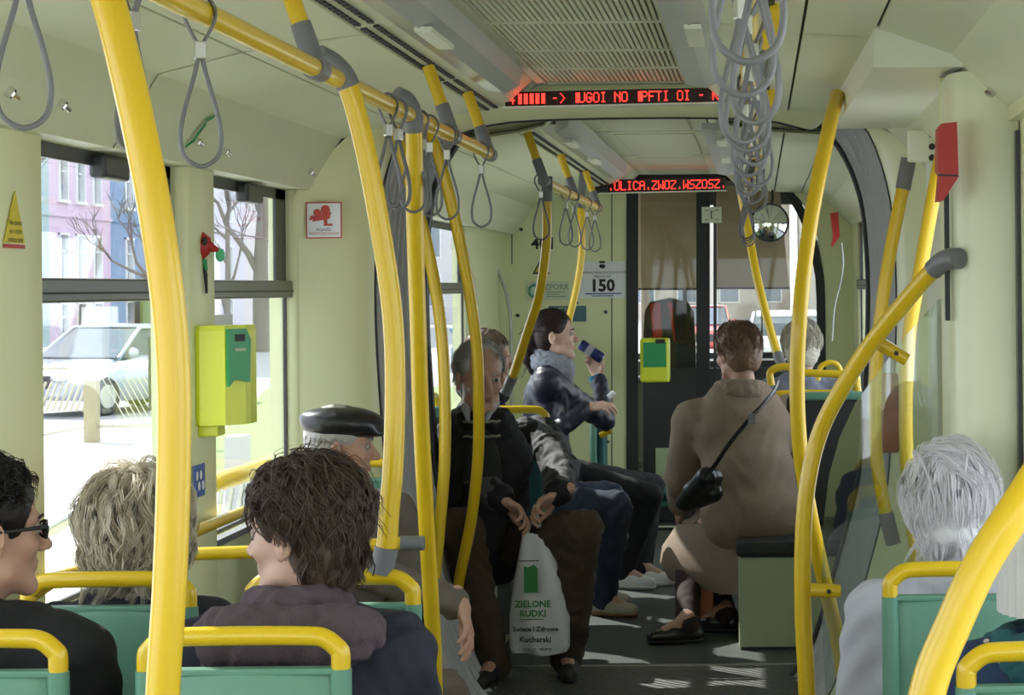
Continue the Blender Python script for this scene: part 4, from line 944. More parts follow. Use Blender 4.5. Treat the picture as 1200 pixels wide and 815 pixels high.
def strands(L, hs, n, per, length, target, accept, cen=(0,-.018,.040), rad=(.080,.098,.090), lift=.01, curl=0., cf=3., rads=.0013, seed=0, steps=9, spread=.012, jit=.2, outw=.0, tuck=None, hug=.93, drop=.5):
    rg = np.random.default_rng(seed); P_ = []; cen = np.array(cen); rad = np.array(rad)
    while len(P_) < n:
        d = rg.normal(size=3); d /= np.linalg.norm(d)
        if accept(d): P_.append(d)
    D = np.array(P_); p = cen+D*rad; Ln = length(D) if callable(length) else np.full(n, length); Ln = Ln*(1+rg.uniform(-jit,jit,n)); path = [p.copy()]
    ph = rg.uniform(0,6.28,n); T0 = target(D) if callable(target) else np.tile(np.array(target,float),(n,1)); T0 = T0+rg.normal(size=(n,3))*.22
    lf = 1+lift/rad.mean()*(.3+rg.uniform(0,1,n))
    for i in range(steps):
        t = (i+1)/steps; nrm = (p-cen)/rad**2; nrm /= np.linalg.norm(nrm,axis=1)[:,None]; T = T0.copy(); 
        if tuck is not None: T = T+np.array(tuck)*t
        dn = (T*nrm).sum(1); tang = T-nrm*np.where(dn < 0, dn, dn*hug)[:,None]; tang = tang+nrm*outw*(1-t)+np.array((0,0,-drop))*t
        tang /= np.linalg.norm(tang,axis=1)[:,None]+1e-9; p = p+tang*(Ln/steps)[:,None]; side = np.cross(tang,nrm); side /= np.linalg.norm(side,axis=1)[:,None]+1e-9
        q_ = p+side*(curl*np.sin(cf*t*6.28+ph)*(.3+t))[:,None]+nrm*(curl*.8*np.cos(cf*t*6.28+ph)*(.2+t))[:,None]
        e = np.sqrt((((q_-cen)/rad)**2).sum(1)); tg = 1+(lf-1)*min(1,t*3); q_ = np.where((e < tg)[:,None], cen+(q_-cen)*(tg/e)[:,None], q_)
        e = np.sqrt((((p-cen)/rad)**2).sum(1)); p = np.where((e < 1)[:,None], cen+(p-cen)/e[:,None], p); path.append(q_)
    C = np.stack(path,1); out = []; M_ = steps+1; tt = np.linspace(0,1,M_)
    for j in range(per):
        off = rg.normal(size=(n,1,3))*spread; w = (1-.55*tt)[None,:,None]; out.append(C+off*w*(.5+.8*tt[None,:,None]*0+.5))
    A = np.concatenate(out)*hs; N = len(A)
    d = np.gradient(A,axis=1); d /= np.linalg.norm(d,axis=2)[:,:,None]+1e-9; up = np.array((.3,.2,.9)); s1 = np.cross(d,up); s1 /= np.linalg.norm(s1,axis=2)[:,:,None]+1e-9; s2 = np.cross(d,s1)
    rr = rads*(1-.75*tt)[None,:,None]*rg.uniform(.7,1.3,(N,1,1)); V_ = np.stack([A+s1*rr*math.cos(a)+s2*rr*math.sin(a) for a in (0,2.09,4.19)],2)
    Rh, Hh = L; V_ = V_.reshape(-1,3)@Rh.T+Hh; base = (np.arange(N)*M_*3)[:,None,None]; i = np.arange(M_-1)[None,:,None]*3; k = np.arange(3)[None,None,:]; k2 = (k+1)%3
    Fq = np.stack([base+i+k,base+i+k2,base+i+3+k2,base+i+3+k],-1).reshape(-1,4); return V_, Fq
def hair(root, L, hs, m, shell, sets, name='hair', disp=.0008, res=.0038):
    Rh, Hh = L; g = SDF(.02)
    shell(g); g.xf(Rh, Hh, hs); v, f = g.mesh(res, folds(disp,70,.4)); mb = MB().add(v, f, True)
    for k in sets: v, f = strands(L, hs, **k); mb.add(v, f, True)
    return mb.build(name, m, root)
def shell_short(g, t=.0):
    g.ell((0,-.020,.042),(.080+t,.097+t,.087+t)); g.ell((0,-.052,-.02),(.066+t,.058+t,.075),k=.03)
    g.ell((0,.098,-.028),(.090,.072,.105),k=.01,sub=True)
    for x in (-1,1): g.ell((x*.085,.005,-.020),(.022,.034,.042),k=.01,sub=True)
    g.cap((0,-.03,-.115),(0,-.10,-.13),.05,k=.01,sub=True)
def hairm(nm, c, var=.35, sss=0): return mat('hair_'+nm, c, .45, var=var, vscale=90, spec=.35, sss=sss)
acc_top = lambda d: d[2] > -.15 and not (d[1] > .55 and d[2] < .45) and not (abs(d[0]) > .75 and d[2] < .1 and d[1] > -.35)
acc_all = lambda d: d[2] > -.55 and not (d[1] > .45 and d[2] < .45) and not (d[1] > .1 and d[2] < .0)
M_navy = mat('navy_cloth', (.012,.013,.026), .8, bump=.12, bscale=220); M_blk = mat('black_cloth', (.008,.008,.010), .85, bump=.12, bscale=200)
M_lea = mat('black_leather', (.015,.015,.018), .28, bump=.1, bscale=90); M_mauve = mat('mauve_knit', (.085,.060,.070), .95, bump=.35, bscale=160)
M_coat = mat('beige_wool', (.27,.205,.155), .95, bump=.35, bscale=240, var=.12, vscale=45); M_taupe = mat('taupe_cloth', (.13,.11,.09), .85, bump=.15, bscale=200)
M_brown = mat('brown_corduroy', (.055,.038,.022), .9, bump=.4, bscale=55, wave='X'); M_jean = mat('jeans', (.022,.032,.06), .85, bump=.2, bscale=300, var=.25, vscale=15)
M_wjack = mat('pale_jacket', (.50,.50,.55), .8, bump=.12, bscale=150); M_slv = mat('grey_cloth', (.085,.085,.095), .8, bump=.12, bscale=200)
S1 = skin('rosy', (.52,.30,.23)); S2 = skin('ruddy', (.50,.29,.21)); S3 = skin('fair', (.58,.37,.29))

# 1 dark haired woman in front -----------------------------------------
hs = 1.02; H1 = P(353,626,640); ps = Pose(H1, 4, .93, .05)
ps.wr[1] = ps.W(.22,.34,.06)
hm = hairm('dark', (.085,.055,.042))
r_, Rh, Hh, L = person('woman with wavy dark hair and navy hooded jacket, looking left out of the window', ps, 70, -4, 0, S3, True, hs, browm=hm)
garment(r_, ps, M_navy, 'jacket', 1.16, amp=.007, f1=17, seed=1.3, collar=.03, cr=.088, cz=.47)
g = SDF(.03); c = ps.W(0,-.015,.535)   # hood lying behind the neck
for i in range(15):
    a0, a1 = [PI*(.0+1.0*(i+t)/15) for t in (0,1)]
    f_ = lambda a: c+ps.Rb@V(math.cos(a)*.125,-.035-math.sin(a)*.085,-.035+.035*math.sin(a)*-.2)
    g.cap(f_(a0),f_(a1),.036,k=.02)
g.cap(ps.W(-.10,-.10,.50),ps.W(.10,-.10,.50),.050)
for i in range(14):
    a, b_ = 2*PI*i/14, 2*PI*(i+1)/14; q2 = lambda a: ps.neck+V(.072*math.cos(a),.072*math.sin(a)-.01,.03-.012*math.sin(a)); g.cap(q2(a),q2(b_),.026,k=.02)
v,f = g.mesh(.007, folds(.006,30,2.2)); MB().add(v,f,True).build('hood', M_mauve, r_)
g = SDF(.03); g.cap(ps.W(-.13,.02,.48),ps.W(-.02,.10,.50),.045,.05); g.cap(ps.W(-.13,.0,.45),ps.W(-.12,-.09,.40),.045,.035); v,f = g.mesh(.007, folds(.005,35,.7)); MB().add(v,f,True).build('scarf', M_mauve, r_)
hair(r_, (Rh,Hh), hs, hm, lambda g: (shell_short(g,.006), g.ell((0,-.055,-.06),(.066,.045,.06),k=.03)), [
    dict(n=260, per=8, length=.06, target=lambda D: np.stack([D[:,0]*.2,.1+0*D[:,0],-1+0*D[:,0]],1), accept=lambda d: d[1]<.15 and -.8<d[2]<.75, cen=(0,-.052,-.03), rad=(.069,.052,.076), lift=.008, curl=.005, cf=1.1, rads=.0013, seed=31, spread=.0045, drop=0),
    dict(n=110, per=2, length=.07, target=lambda D: np.stack([D[:,0],-.4+0*D[:,0],.3+0*D[:,0]],1), accept=acc_top, lift=.03, curl=.010, cf=.8, rads=.0009, seed=32, spread=.002, outw=.45, drop=1.2),
    dict(n=420, per=9, length=.12, target=lambda D: np.stack([D[:,0]*.5, -1+0*D[:,0], -.35-.3*D[:,2]],1), accept=lambda d: acc_top(d) and not (abs(d[0])>.55 and d[2]<.45 and d[1]>-.3) and not (d[1]>.25 and d[2]<.45), lift=.018, curl=.009, cf=1.5, rads=.0013, seed=1, spread=.0045, outw=.0, hug=1, tuck=(0,.5,-.5)),
    dict(n=160, per=7, length=.085, target=lambda D: np.stack([D[:,0]*.8, .1+0*D[:,0], .6+0*D[:,0]],1), accept=lambda d: d[2]>.35 and d[1]>-.3, lift=.018, curl=.008, cf=1.2, rads=.0012, seed=2, spread=.003, outw=.25, drop=.9),
    dict(n=260, per=8, length=.10, target=(0,.1,-1), accept=lambda d: d[1]<-.25 and -.6<d[2]<.3, lift=.018, curl=.009, cf=1.2, rads=.0012, seed=3, spread=.004, outw=.0)], disp=.0012)
# 2 man with glasses -------------------------------------------------------
hs = 1.02; ps = Pose(P(-15,624,650), -6, .95, .05); hm2 = hairm('black', (.014,.010,.010))
r_, Rh, Hh, L = person('man with short black hair and dark glasses, cut by the left edge', ps, -52, -2, 0, S2, False, hs, browm=hm2)
garment(r_, ps, M_blk, 'jacket', 1.12, amp=.006, f1=18, seed=4.1, collar=.036, cr=.088, cz=.485)
hair(r_, (Rh,Hh), hs, hm2, lambda g: shell_short(g,.006), [dict(n=600, per=5, length=.040, target=lambda D: np.stack([D[:,0]*.6, .2+0*D[:,0], .3+D[:,2]],1), accept=acc_top, lift=.01, curl=.003, cf=1, rads=.0014, seed=5, spread=.004, outw=.35),
    dict(n=260, per=5, length=.035, target=(0,-.3,-1), accept=lambda d: d[1]<.2 and -.55<d[2]<.3, lift=.004, rads=.0013, seed=6, spread=.004, outw=.1)], disp=.001)
gl = MB()
for x in (-1,1):
    gl.tube([L(x*.030+.023*math.cos(a),.094-.006*abs(math.cos(a)),.004+.016*math.sin(a)) for a in np.linspace(0,6.28,18)], .0022, 6); gl.tube([L(x*.053,.088,.010),L(x*.070,.06,.010),L(x*.083,-.01,.006)], [.004,.0035,.003], 8)
gl.tube([L(-.009,.096,.008),L(0,.100,.010),L(.009,.096,.008)], .002, 6); fr = gl.build('glasses_frame', M_black, r_)
for x in (-1,1): MB().ball(L(x*.030,.092,.004),(.021,.0015,.015),14,R=Rh).build('lens', mat('dark_lens',(.05,.05,.05),.08), fr)
# 3 blonde woman --------------------------------------------------------------
hs = 1.0; ps = Pose(P(160,622,548), 6, .90, .05); hm3 = hairm('ash_blonde', (.78,.60,.45), .5, .3)
r_, Rh, Hh, L = person('woman with tousled ash blonde hair seen from behind, dark coat', ps, 16, 0, 0, S3, True, hs, face=False)
garment(r_, ps, M_navy, 'coat', 1.10, amp=.006, f1=19, seed=2.5, collar=.034, cr=.082, cz=.47)
hair(r_, (Rh,Hh), hs, hm3, lambda g: (shell_short(g,.010), g.ell((0,-.05,-.05),(.085,.055,.085),k=.03)), [
    dict(n=160, per=2, length=.07, target=lambda D: np.stack([D[:,0],-.4+0*D[:,0],.3+0*D[:,0]],1), accept=acc_top, lift=.03, curl=.010, cf=.8, rads=.0009, seed=35, spread=.002, outw=.45, drop=1.2),
    dict(n=300, per=8, length=.13, target=lambda D: np.stack([D[:,0]*.3,-.1+0*D[:,0],-1+0*D[:,0]],1), accept=lambda d: d[1]<.4 and -.7<d[2]<.1, cen=(0,-.03,.01), rad=(.096,.096,.105), lift=.03, curl=.016, cf=1.5, rads=.0013, seed=27, spread=.005, drop=.2),
    dict(n=520, per=9, length=lambda D: .13+.10*np.clip(D[:,2]+.3,0,1), target=lambda D: np.stack([D[:,0]*.35, -.15+D[:,1]*.3, -1+0*D[:,0]],1), accept=acc_all, lift=.042, curl=.017, cf=1.7, rads=.0013, seed=7, spread=.005, outw=.05),
    dict(n=160, per=7, length=.10, target=lambda D: np.stack([D[:,0], -.6+0*D[:,0], -.3+0*D[:,0]],1), accept=lambda d: d[2]>.2, lift=.025, curl=.012, cf=1.8, rads=.0011, seed=8, spread=.004, outw=.15, drop=1.0)], disp=.0012)
# 4 man in the flat cap ---------------------------------------------------------
hs = 1.02; H4 = P(401,524,378); ps = Pose(H4, 205, .95, .04)
ps = Pose(H4, 205, .95, .04, wr={1: P(538,722,398)+V(0,.05,.02)}, knee={1: P(520,815,400), -1: P(440,800,395)}, ank={1: P(545,910,405), -1: P(470,900,400)})
hm4 = hairm('grey', (.42,.40,.38), .3)
r_, Rh, Hh, L = person('elderly man in a black leather flat cap, face in profile to the right', ps, -84, -3, 0, S2, False, hs, nose=1.15, browm=hm4, hands=[(1, V(.35,-.6,-.75), V(-.6,-.2,-.3), (.25,.35,.25), -1)])
garment(r_, ps, M_taupe, 'jacket', 1.06, amp=.007, f1=20, seed=3.3, collar=.026, cr=.076); trousers(r_, ps, M_taupe, seed=1.1); shoes(r_, ps, M_black)
g = SDF(.015); c = ps.W(0,.04,.535)
for i in range(12): 
    a = 2*PI*i/12; b_ = 2*PI*(i+1)/12; g.cap(c+V(.066*math.cos(a),.066*math.sin(a),0),c+V(.066*math.cos(b_),.066*math.sin(b_),0),.014)
v,f = g.mesh(.005); MB().add(v,f,True).build('shirt_collar', mat('white_shirt',(.75,.75,.72),.8), r_)
hair(r_, (Rh,Hh), hs, hm4, lambda g: (shell_short(g,.0)), [dict(n=200, per=4, length=.03, target=(0,-.2,-1), accept=lambda d: d[1]<.2 and -.6<d[2]<-.05, lift=.002, rads=.001, seed=9, spread=.003)])
g = SDF(.02); g.ell((0,-.012,.082),(.092,.120,.040)); g.ell((0,.03,.070),(.088,.10,.036),k=.03); g.ell((0,-.03,.065),(.090,.094,.040),k=.02); g.ell((0,.095,.047),(.066,.052,.010),k=.02)
g.xf(Rh,Hh,hs); v,f = g.mesh(.0045, folds(.0012,20,1.0), None); cp = MB().add(v,f,True).build('flat_cap', M_lea, r_)
for a in (-.8,0,.8): MB().tube([L(.09*math.sin(a)*t*1.0,-.012+.115*t*math.cos(a),.126-.040*t*t) for t in np.linspace(-.95,.95,14)], .0018, 5).build('seam', M_lea, cp)
MB().ball(L(0,-.01,.125),(.008,.008,.004),10).build('button', M_lea, cp)
# 5 grey haired man facing us ------------------------------------------------------
hs = 1.12; H5 = P(563,444,300); H5.z -= .0
ps = Pose(H5, 184, 1.02, .03, wr={-1: P(588,597,306)+V(-.055,.05,.03), 1: P(641,590,306)+V(.045,.05,.03)}, knee={-1: P(522,622,312), 1: P(688,622,312)}, ank={-1: P(575,760,308), 1: P(664,750,303)})
ps.ank[-1].z = ps.ank[1].z = .09; ps.elpole = {-1: V(-1,.3,-.5), 1: V(1,.3,-.5)}; ps.sh = {-1: P(527,507,294), 1: P(640,507,290)}
ps = Pose(H5, 184, 1.02, .03, wr={-1: P(566,583,306), 1: P(655,578,306)}, knee={-1: P(535,620,312), 1: P(682,622,312)}, ank={-1: P(578,760,308), 1: P(664,750,303)}, sh={1: P(527,508,290), -1: P(645,508,286)})
# viewed from the front his right hand is on our left
ps.wr = {1: P(654,580,308), -1: P(590,588,308)}
ps.sh = {1: P(636,512,288), -1: P(532,512,290)}; ps.knee = {1: P(682,622,312), -1: P(540,620,312)}; ps.hip = {1: ps.pel+V(.09,0,0), -1: ps.pel+V(-.09,0,0)}
for k in (-1,1): ps.ank[k] = P(664,750,303) if k > 0 else P(578,760,308); ps.ank[k].z = .09; ps.toe[k] = V(k*.15,-1,0)
for k in (-1,1):
    A, B = ps.sh[k], ps.wr[k]; d = (B-A).length; l1, l2 = .29, .27; d = min(d,.55); x = (l1*l1-l2*l2+d*d)/(2*d); hh = math.sqrt(max(l1*l1-x*x,0)); u = (B-A).normalized(); p = V(k*1,.5,-.5); p = (p-u*p.dot(u)).normalized(); ps.el[k] = A+u*x+p*hh
r_, Rh, Hh, L = person('grey haired elderly man facing the camera, holding a white plastic bag', ps, 206, -6, 0, S2, False, hs, nose=1.2, browm=hm4, lipc=(.30,.13,.11),
    hands=[(-1, V(.85,-.3,-.45), V(.3,-.4,-.6), (.45,.6,.5), -1), (1, V(-.85,-.3,-.45), V(-.3,-.4,-.6), (.5,.7,.5), 1)])
jk = garment(r_, ps, M_blk, 'jacket', 1.05, amp=.006, f1=22, seed=5.3, collar=.028, cr=.082, cuff=.050)
g = SDF(.02)
for k in (-1,1):
    e = ps.el[k]; s0 = ps.sh[k]; w = e+(ps.wr[k]-e)*.86; g.cap(s0+(e-s0)*.25,e,.077,.066); g.cap(e,w,.066,.056); g.cap(s0+(e-s0)*.0+V(0,0,.012),s0+V(-k*.07,0,.03),.068,.05)
v,f = g.mesh(.009, folds(.007,26,.9)); MB().add(v,f,True).build('grey_sleeve', M_slv, r_)
# open front: striped sweater
g = SDF(.02); g.ell(ps.W(0,.155,.28)+V(.01,0,0),(.075,.035,.19)); g.ell(ps.W(0,.17,.10),(.10,.04,.12)); v,f = g.mesh(.007); sw = MB().add(v,f,True).build('sweater', mat('dark_sweater',(.02,.022,.022),.95,bump=.5,bscale=120), r_)
for (py,c_) in [(492,(.20,.19,.15)),(509,(.22,.21,.17)),(562,(.10,.09,.06))]:
    zz = P(563,py,300).z; a_ = ps.W(0,.14,.0); MB().tube([V(H5.x+.02+.078*math.sin(t),a_.y-.012-.048*math.cos(t),zz+.002*math.sin(t*14)) for t in np.linspace(-1.1,1.1,20)], .0055, 6).build('stripe', mat('stripe_%d' % py, c_, .95), sw)
g = SDF(.012); c = ps.neck+V(0,-.005,.045)
for k in (-1,1): g.cap(c+V(k*.055,.02,.015),c+V(k*.05,-.065,.0),.017); g.cap(c+V(k*.05,-.065,.0),c+V(k*.035,-.115,-.05),.017,.008)
v,f = g.mesh(.004); MB().add(v,f,True).build('shirt_collar', mat('grey_shirt',(.35,.36,.40),.8), r_)
trousers(r_, ps, M_brown, amp=.008, seed=3.1, fat=1.05); shoes(r_, ps, M_black)
hair(r_, (Rh,Hh), hs, hm4, lambda g: (shell_short(g,-.001), g.ell((0,.085,.075),(.066,.062,.060),k=.02,sub=True)), [
    dict(n=420, per=5, length=.035, target=lambda D: np.stack([D[:,0]*.8, -.3+0*D[:,0], -.2+.3*D[:,2]],1), accept=lambda d: acc_all(d) and not (d[1]>.3 and d[2]>.5 and abs(d[0])<.45), lift=.010, curl=.002, rads=.0013, seed=10, spread=.004, outw=.1)], disp=.001)
# plastic bag he holds
M_bag = mat('white_plastic_bag', (.62,.63,.64), .35, var=.04, vscale=6)
bagr = 309; t = thing('plastic_bag', 'white plastic carrier bag with green print between the grey haired man legs', 'bag', P(632,762,bagr))
def bagring(y, x0, x1, th): 
    a, b = P(x0,y,bagr), P(x1,y,bagr); n = 28; out = []
    for i in range(n):
        an = 2*PI*i/n; u = (math.cos(an)+1)/2; out.append((a.x+(b.x-a.x)*u, a.y-th*math.sin(an)*(1+.3*math.sin(an*5+y*.05)), a.z+(b.z-a.z)*u+.004*math.sin(an*3+y*.1)))
    return out
rings = [bagring(y,x0,x1,th) for y,x0,x1,th in [(765,600,664,.050),(758,597,668,.062),(720,597,668,.058),(680,602,664,.050),(650,608,661,.038),(632,611,659,.022),(625,612,660,.012)]]
MB().loft(rings, caps=False).add(rings[0],[tuple(range(28))]).build('bag_body', M_bag, t)
MB().tube(smooth_path([P(618,627,bagr),P(622,615,bagr),P(624,600,bagr),P(627,592,bagr)],4), .010, 8, sq=.4).build('handle', M_bag, t)
MB().tube(smooth_path([P(636,627,bagr),P(632,612,bagr),P(629,600,bagr),P(627,592,bagr)],4), .010, 8, sq=.4).build('handle', M_bag, t)
def bp(x,y): return P(x,y,bagr)+V(0,-.075,0)
bO = bp(626,690); GR = mat('bag_green', (.03,.20,.05), .5)
MB().prism([(-.027,-.05),(.025,-.05),(.025,.04),(.012,.055),(-.012,.045),(-.027,.05)], bp(625,676), X1,Z1,NY, 0,.002).build('green_print', GR, t)
MB().box(bp(611,655)-V(0,.001,.001), bp(634,654)).build('print_line', M_ink, t)
text_mb('ZIELONE', .034, bp(627,705), X1,Z1,NY,.002,bold=.001).build('lettering', GR, t); text_mb('RUDKI', .034, bp(627,716), X1,Z1,NY,.002,bold=.001).build('lettering', GR, t)
MB().box(bp(611,723)-V(0,.001,.001), bp(640,722)).build('print_line', GR, t)
for s_, y_ in (('Swieze i Zdrowe',734),('Kucharski',746)): text_mb(s_, .030 if y_>740 else .025, bp(630,y_), X1,Z1,NY,.002,bold=.0008).build('lettering', M_ink, t)
text_mb('i inne produkty', .020, bp(630,757), X1,Z1,NY,.002).build('lettering', M_ink, t)
# 6 man half hidden behind him -----------------------------------------------------
hs = 1.0; H6 = P(574,420,262)
ps = Pose(H6, -90, .95, .05, knee={-1: P(722,595,262), 1: P(712,582,250)}, ank={-1: P(707,700,256), 1: P(700,695,248)}, wr={-1: P(662,560,266), 1: P(665,560,252)})
for k in (-1,1): ps.ank[k].z = .09; ps.toe[k] = V(.9,-.45,0)
hm6 = hairm('brown_grey', (.16,.11,.08), .3)
r_, Rh, Hh, L = person('man in black jacket and jeans, mostly hidden behind the grey haired man', ps, -80, -6, 0, S2, False, hs, face=False)
garment(r_, ps, M_blk, 'jacket', 1.06, seed=6.3, collar=.034, cr=.084); trousers(r_, ps, M_jean, seed=2.1, fat=1.02); shoes(r_, ps, mat('beige_shoe',(.42,.38,.30),.6), mat('tan_sole',(.30,.15,.07),.7))
hair(r_, (Rh,Hh), hs, hm6, lambda g: shell_short(g,.002), [dict(n=350, per=4, length=.022, target=(0,-.4,-1), accept=acc_all, lift=.002, rads=.0012, seed=11, spread=.003)])
# 7 drinking woman ---------------------------------------------------------------------
hs = 1.03; H7 = P(651,394,238)
ps = Pose(H7, -86, .98, .05, knee={-1: P(762,582,236), 1: P(764,570,226)}, ank={-1: P(730,675,235), 1: P(752,662,232)}, wr={-1: P(688,478,244), 1: P(702,443,228)})
ps.ank[-1].z, ps.ank[1].z = .09, .09
for k in (-1,1): ps.toe[k] = V(.85,-.35,0)
A, B = ps.sh[1], ps.wr[1]; ps.el[1] = P(708,492,230); ps.el[-1] = P(640,515,246)
hm7 = hairm('dark_brown', (.028,.014,.014), .3)
hd7 = [(-1, V(1,-.1,.12), V(.1,.5,-.9), (.35,.55,.45), -1), (1, V(-.38,-.05,1), V(-.2,-.9,.2), (.25,.5,.5), -1)]
r_, Rh, Hh, L = person('young woman with a dark ponytail and grey scarf drinking from a can', ps, -88, 3, 0, S3, True, hs, browm=hm7, hands=hd7, lipc=(.45,.14,.14))
M_nlea = mat('navy_leather', (.012,.013,.028), .45, bump=.15, bscale=80)
garment(r_, ps, M_nlea, 'jacket', .95, amp=.004, f1=22, seed=7.3, collar=.02, cr=.07, cuff=.044)
MB().tube([P(697,440,228),P(699,446,228)], .036, 14).build('blue_cuff', mat('blue_knit',(.05,.22,.34),.9), r_)
g = SDF(.02); c = ps.neck+V(.01,0,.02)
for rr2, zz, th in ((.066,.035,.024),(.076,.005,.027),(.082,-.025,.022)):
    for i in range(14):
        a, b_ = 2*PI*i/14, 2*PI*(i+1)/14; f_ = lambda a: c+V(rr2*math.cos(a)+.01*(a<1),rr2*math.sin(a),zz-.02*math.cos(a)); g.cap(f_(a),f_(b_),th,k=.008)
g.cap(c+V(.07,-.03,-.02),c+V(.10,-.05,-.10),.035,.015); v,f = g.mesh(.005, folds(.004,45,1.1)); MB().add(v,f,True).build('scarf', mat('grey_scarf',(.27,.28,.33),.95,bump=.4,bscale=200), r_)
trousers(r_, ps, M_blk, seed=3.7, fat=.88, name='leggings', amp=.003); M_wh = mat('white_shoe',(.80,.80,.80),.45); shoes(r_, ps, M_wh, M_wh, hi=.03)
hair(r_, (Rh,Hh), hs, hm7, lambda g: (shell_short(g,.0), g.cap((0,-.105,.02),(0,-.125,-.01),.024), g.cap((0,-.13,-.015),(0,-.145,-.10),.028,.022), g.cap((0,-.145,-.10),(0,-.11,-.21),.022,.006)), [
    dict(n=260, per=4, length=.07, target=lambda D: np.stack([-D[:,0]*.4,-1+0*D[:,0],-.1-.2*D[:,2]],1), accept=acc_top, lift=.002, rads=.0012, seed=12, spread=.003),
    dict(n=60, per=8, length=.20, target=(0,-.12,-1), accept=lambda d: d[1]<-.93, cen=(0,-.03,.02), lift=.0, curl=.006, cf=.8, rads=.0014, seed=13, spread=.010)])
MB().tube([L(.028*math.cos(a),-.118,.014+.028*math.sin(a)) for a in np.linspace(0,6.28,14)], .005, 6).build('hair_band', mat('silver_band',(.6,.6,.6),.3,metal=.6), r_)
ca, cb = P(680,403,230), P(706,421,230)
t = MB(); d_ = (cb-ca); t.tube([ca, ca+d_*.06, ca+d_*.94, cb], [.024,.028,.028,.024], 18); t = t.build('drink_can', mat('can_blue',(.03,.035,.14),.3,metal=.5)); tag(t, 'dark blue drink can held to the young woman mouth', 'can')
MB().tube([cb-d_*.02, cb+d_*.02],[.025,.023],18).build('can_base', M_alu, t); MB().tube([ca+d_*.3,ca+d_*.55],[.0285,.0285],18).build('label_band', mat('can_band',(.30,.30,.34),.4), t)
t = MB().tube([P(713,466,243),P(720,460,243)], .014, 10).build('white_cup', M_paper); tag(t, 'small white object in the young woman lower hand', 'cup')
# 8 woman in the beige coat --------------------------------------------------------------------
hs = 1.04; H8 = P(863,415,270)
ps = Pose(H8, 28, 1.06, .10, knee={-1: P(806,640,262), 1: P(822,632,250)}, ank={-1: P(806,735,278), 1: P(850,728,270)}, wr={-1: P(800,590,255), 1: P(850,570,240)})
for k in (-1,1): ps.ank[k].z = .09
ps.toe = {-1: V(-.9,-.25,0), 1: V(-.9,.2,0)}; ps.sh = {-1: P(812,492,272), 1: P(925,486,262)}; ps.el = {-1: P(799,560,268), 1: P(958,560,250)}
hm8 = hairm('auburn_grey', (.20,.115,.075), .4)
r_, Rh, Hh, L = person('woman in a long beige wool coat seen from behind, sitting on the box seat', ps, 38, -8, 0, S1, True, hs, face=False, hands=[(-1, V(-.3,.3,-.9), V(.8,.3,0), (.4,.5,.4), 1)])
def coat(g):
    k_, h_ = ps.knee, ps.pel
    g.cap(P(870,600,262),P(905,596,262),.20,.17,k=.05); g.cap(P(880,560,262),P(900,520,264),.19,.17,k=.05)
    g.cap(P(880,622,262),P(812,634,262),.125,.095,k=.05); g.cap(P(812,640,262),P(812,655,262),.085,.085,k=.04); g.cap(P(905,630,262),P(845,650,262),.11,.10,k=.04)
ct = garment(r_, ps, M_coat, 'coat', 1.16, amp=.004, f1=13, seed=8.3, collar=0, extra=coat, cuff=.055)
g = SDF(.02); c = ps.neck+V(0,-.01,.015)
for i in range(16):
    a, b_ = 2*PI*i/16, 2*PI*(i+1)/16; f_ = lambda a,rr2=.085,z=0: c+V(rr2*math.cos(a),rr2*math.sin(a),z-.012*math.sin(a)); g.cap(f_(a),f_(b_),.020); g.cap(f_(a,.105,-.035),f_(b_,.105,-.035),.024)
v,f = g.mesh(.006, folds(.003,30,1.5)); MB().add(v,f,True).build('collar', M_coat, ct)
# skirt panel of the coat
kf = []
for (y,x0,x1) in [(612,795,872),(640,776,884),(660,773,880),(676,782,877),(686,800,876)]:
    a, b_ = P(x0,y,263), P(x1,y,278); n = 20; ring = []
    for i in range(n):
        an = 2*PI*i/n; u = (1-math.cos(an))/2; p = a.lerp(b_,u); ring.append((p.x, p.y+.13*math.sin(an)*(1-.25*u), p.z+.006*math.sin(4*an)-.03*u*(y>680)))
    kf.append(ring)
MB().loft(kf).build('coat_skirt', M_coat, ct)
trousers(r_, ps, mat('plum_cloth',(.035,.020,.018),.9), fat=.80, seed=3.3, amp=.003); shoes(r_, ps, mat('black_shoe',(.02,.02,.022),.3), sc=.95)
hair(r_, (Rh,Hh), hs, hm8, lambda g: shell_short(g,.010), [dict(n=420, per=7, length=.065, target=lambda D: np.stack([D[:,0]*.4,-.5+0*D[:,0],-1+.3*D[:,2]],1), accept=acc_all, lift=.012, curl=.005, cf=1.2, rads=.0014, seed=14, spread=.004, outw=.03)], disp=.0012)
# shoulder bag
t = thing('shoulder_bag', 'black leather shoulder bag with long strap across the beige coat', 'bag', P(815,600,285))
a = [P(912,448,288),P(905,462,294),P(880,490,300),P(855,520,303),P(838,545,303),P(826,562,300)]
MB().tube(smooth_path(a,6), .013, 8, sq=.35).build('strap', M_lea, t); c = P(881,491,302); MB().box(c-V(.014,.012,.02),c+V(.014,.004,.02),.003).build('buckle', M_grey, t)
g = SDF(.02); g.cap(P(800,590,282),P(828,560,288),.030,.045); g.cap(P(806,592,282),P(836,578,286),.03,.04); g.cap(P(812,575,284),P(836,560,286),.04,.04); v,f = g.mesh(.006, folds(.0008,20,1)); MB().add(v,f,True).build('bag_body', M_lea, t)
MB().tube([P(798,583,272),P(812,568,272),P(828,552,274)], .004, 6).build('zip', M_grey, t)
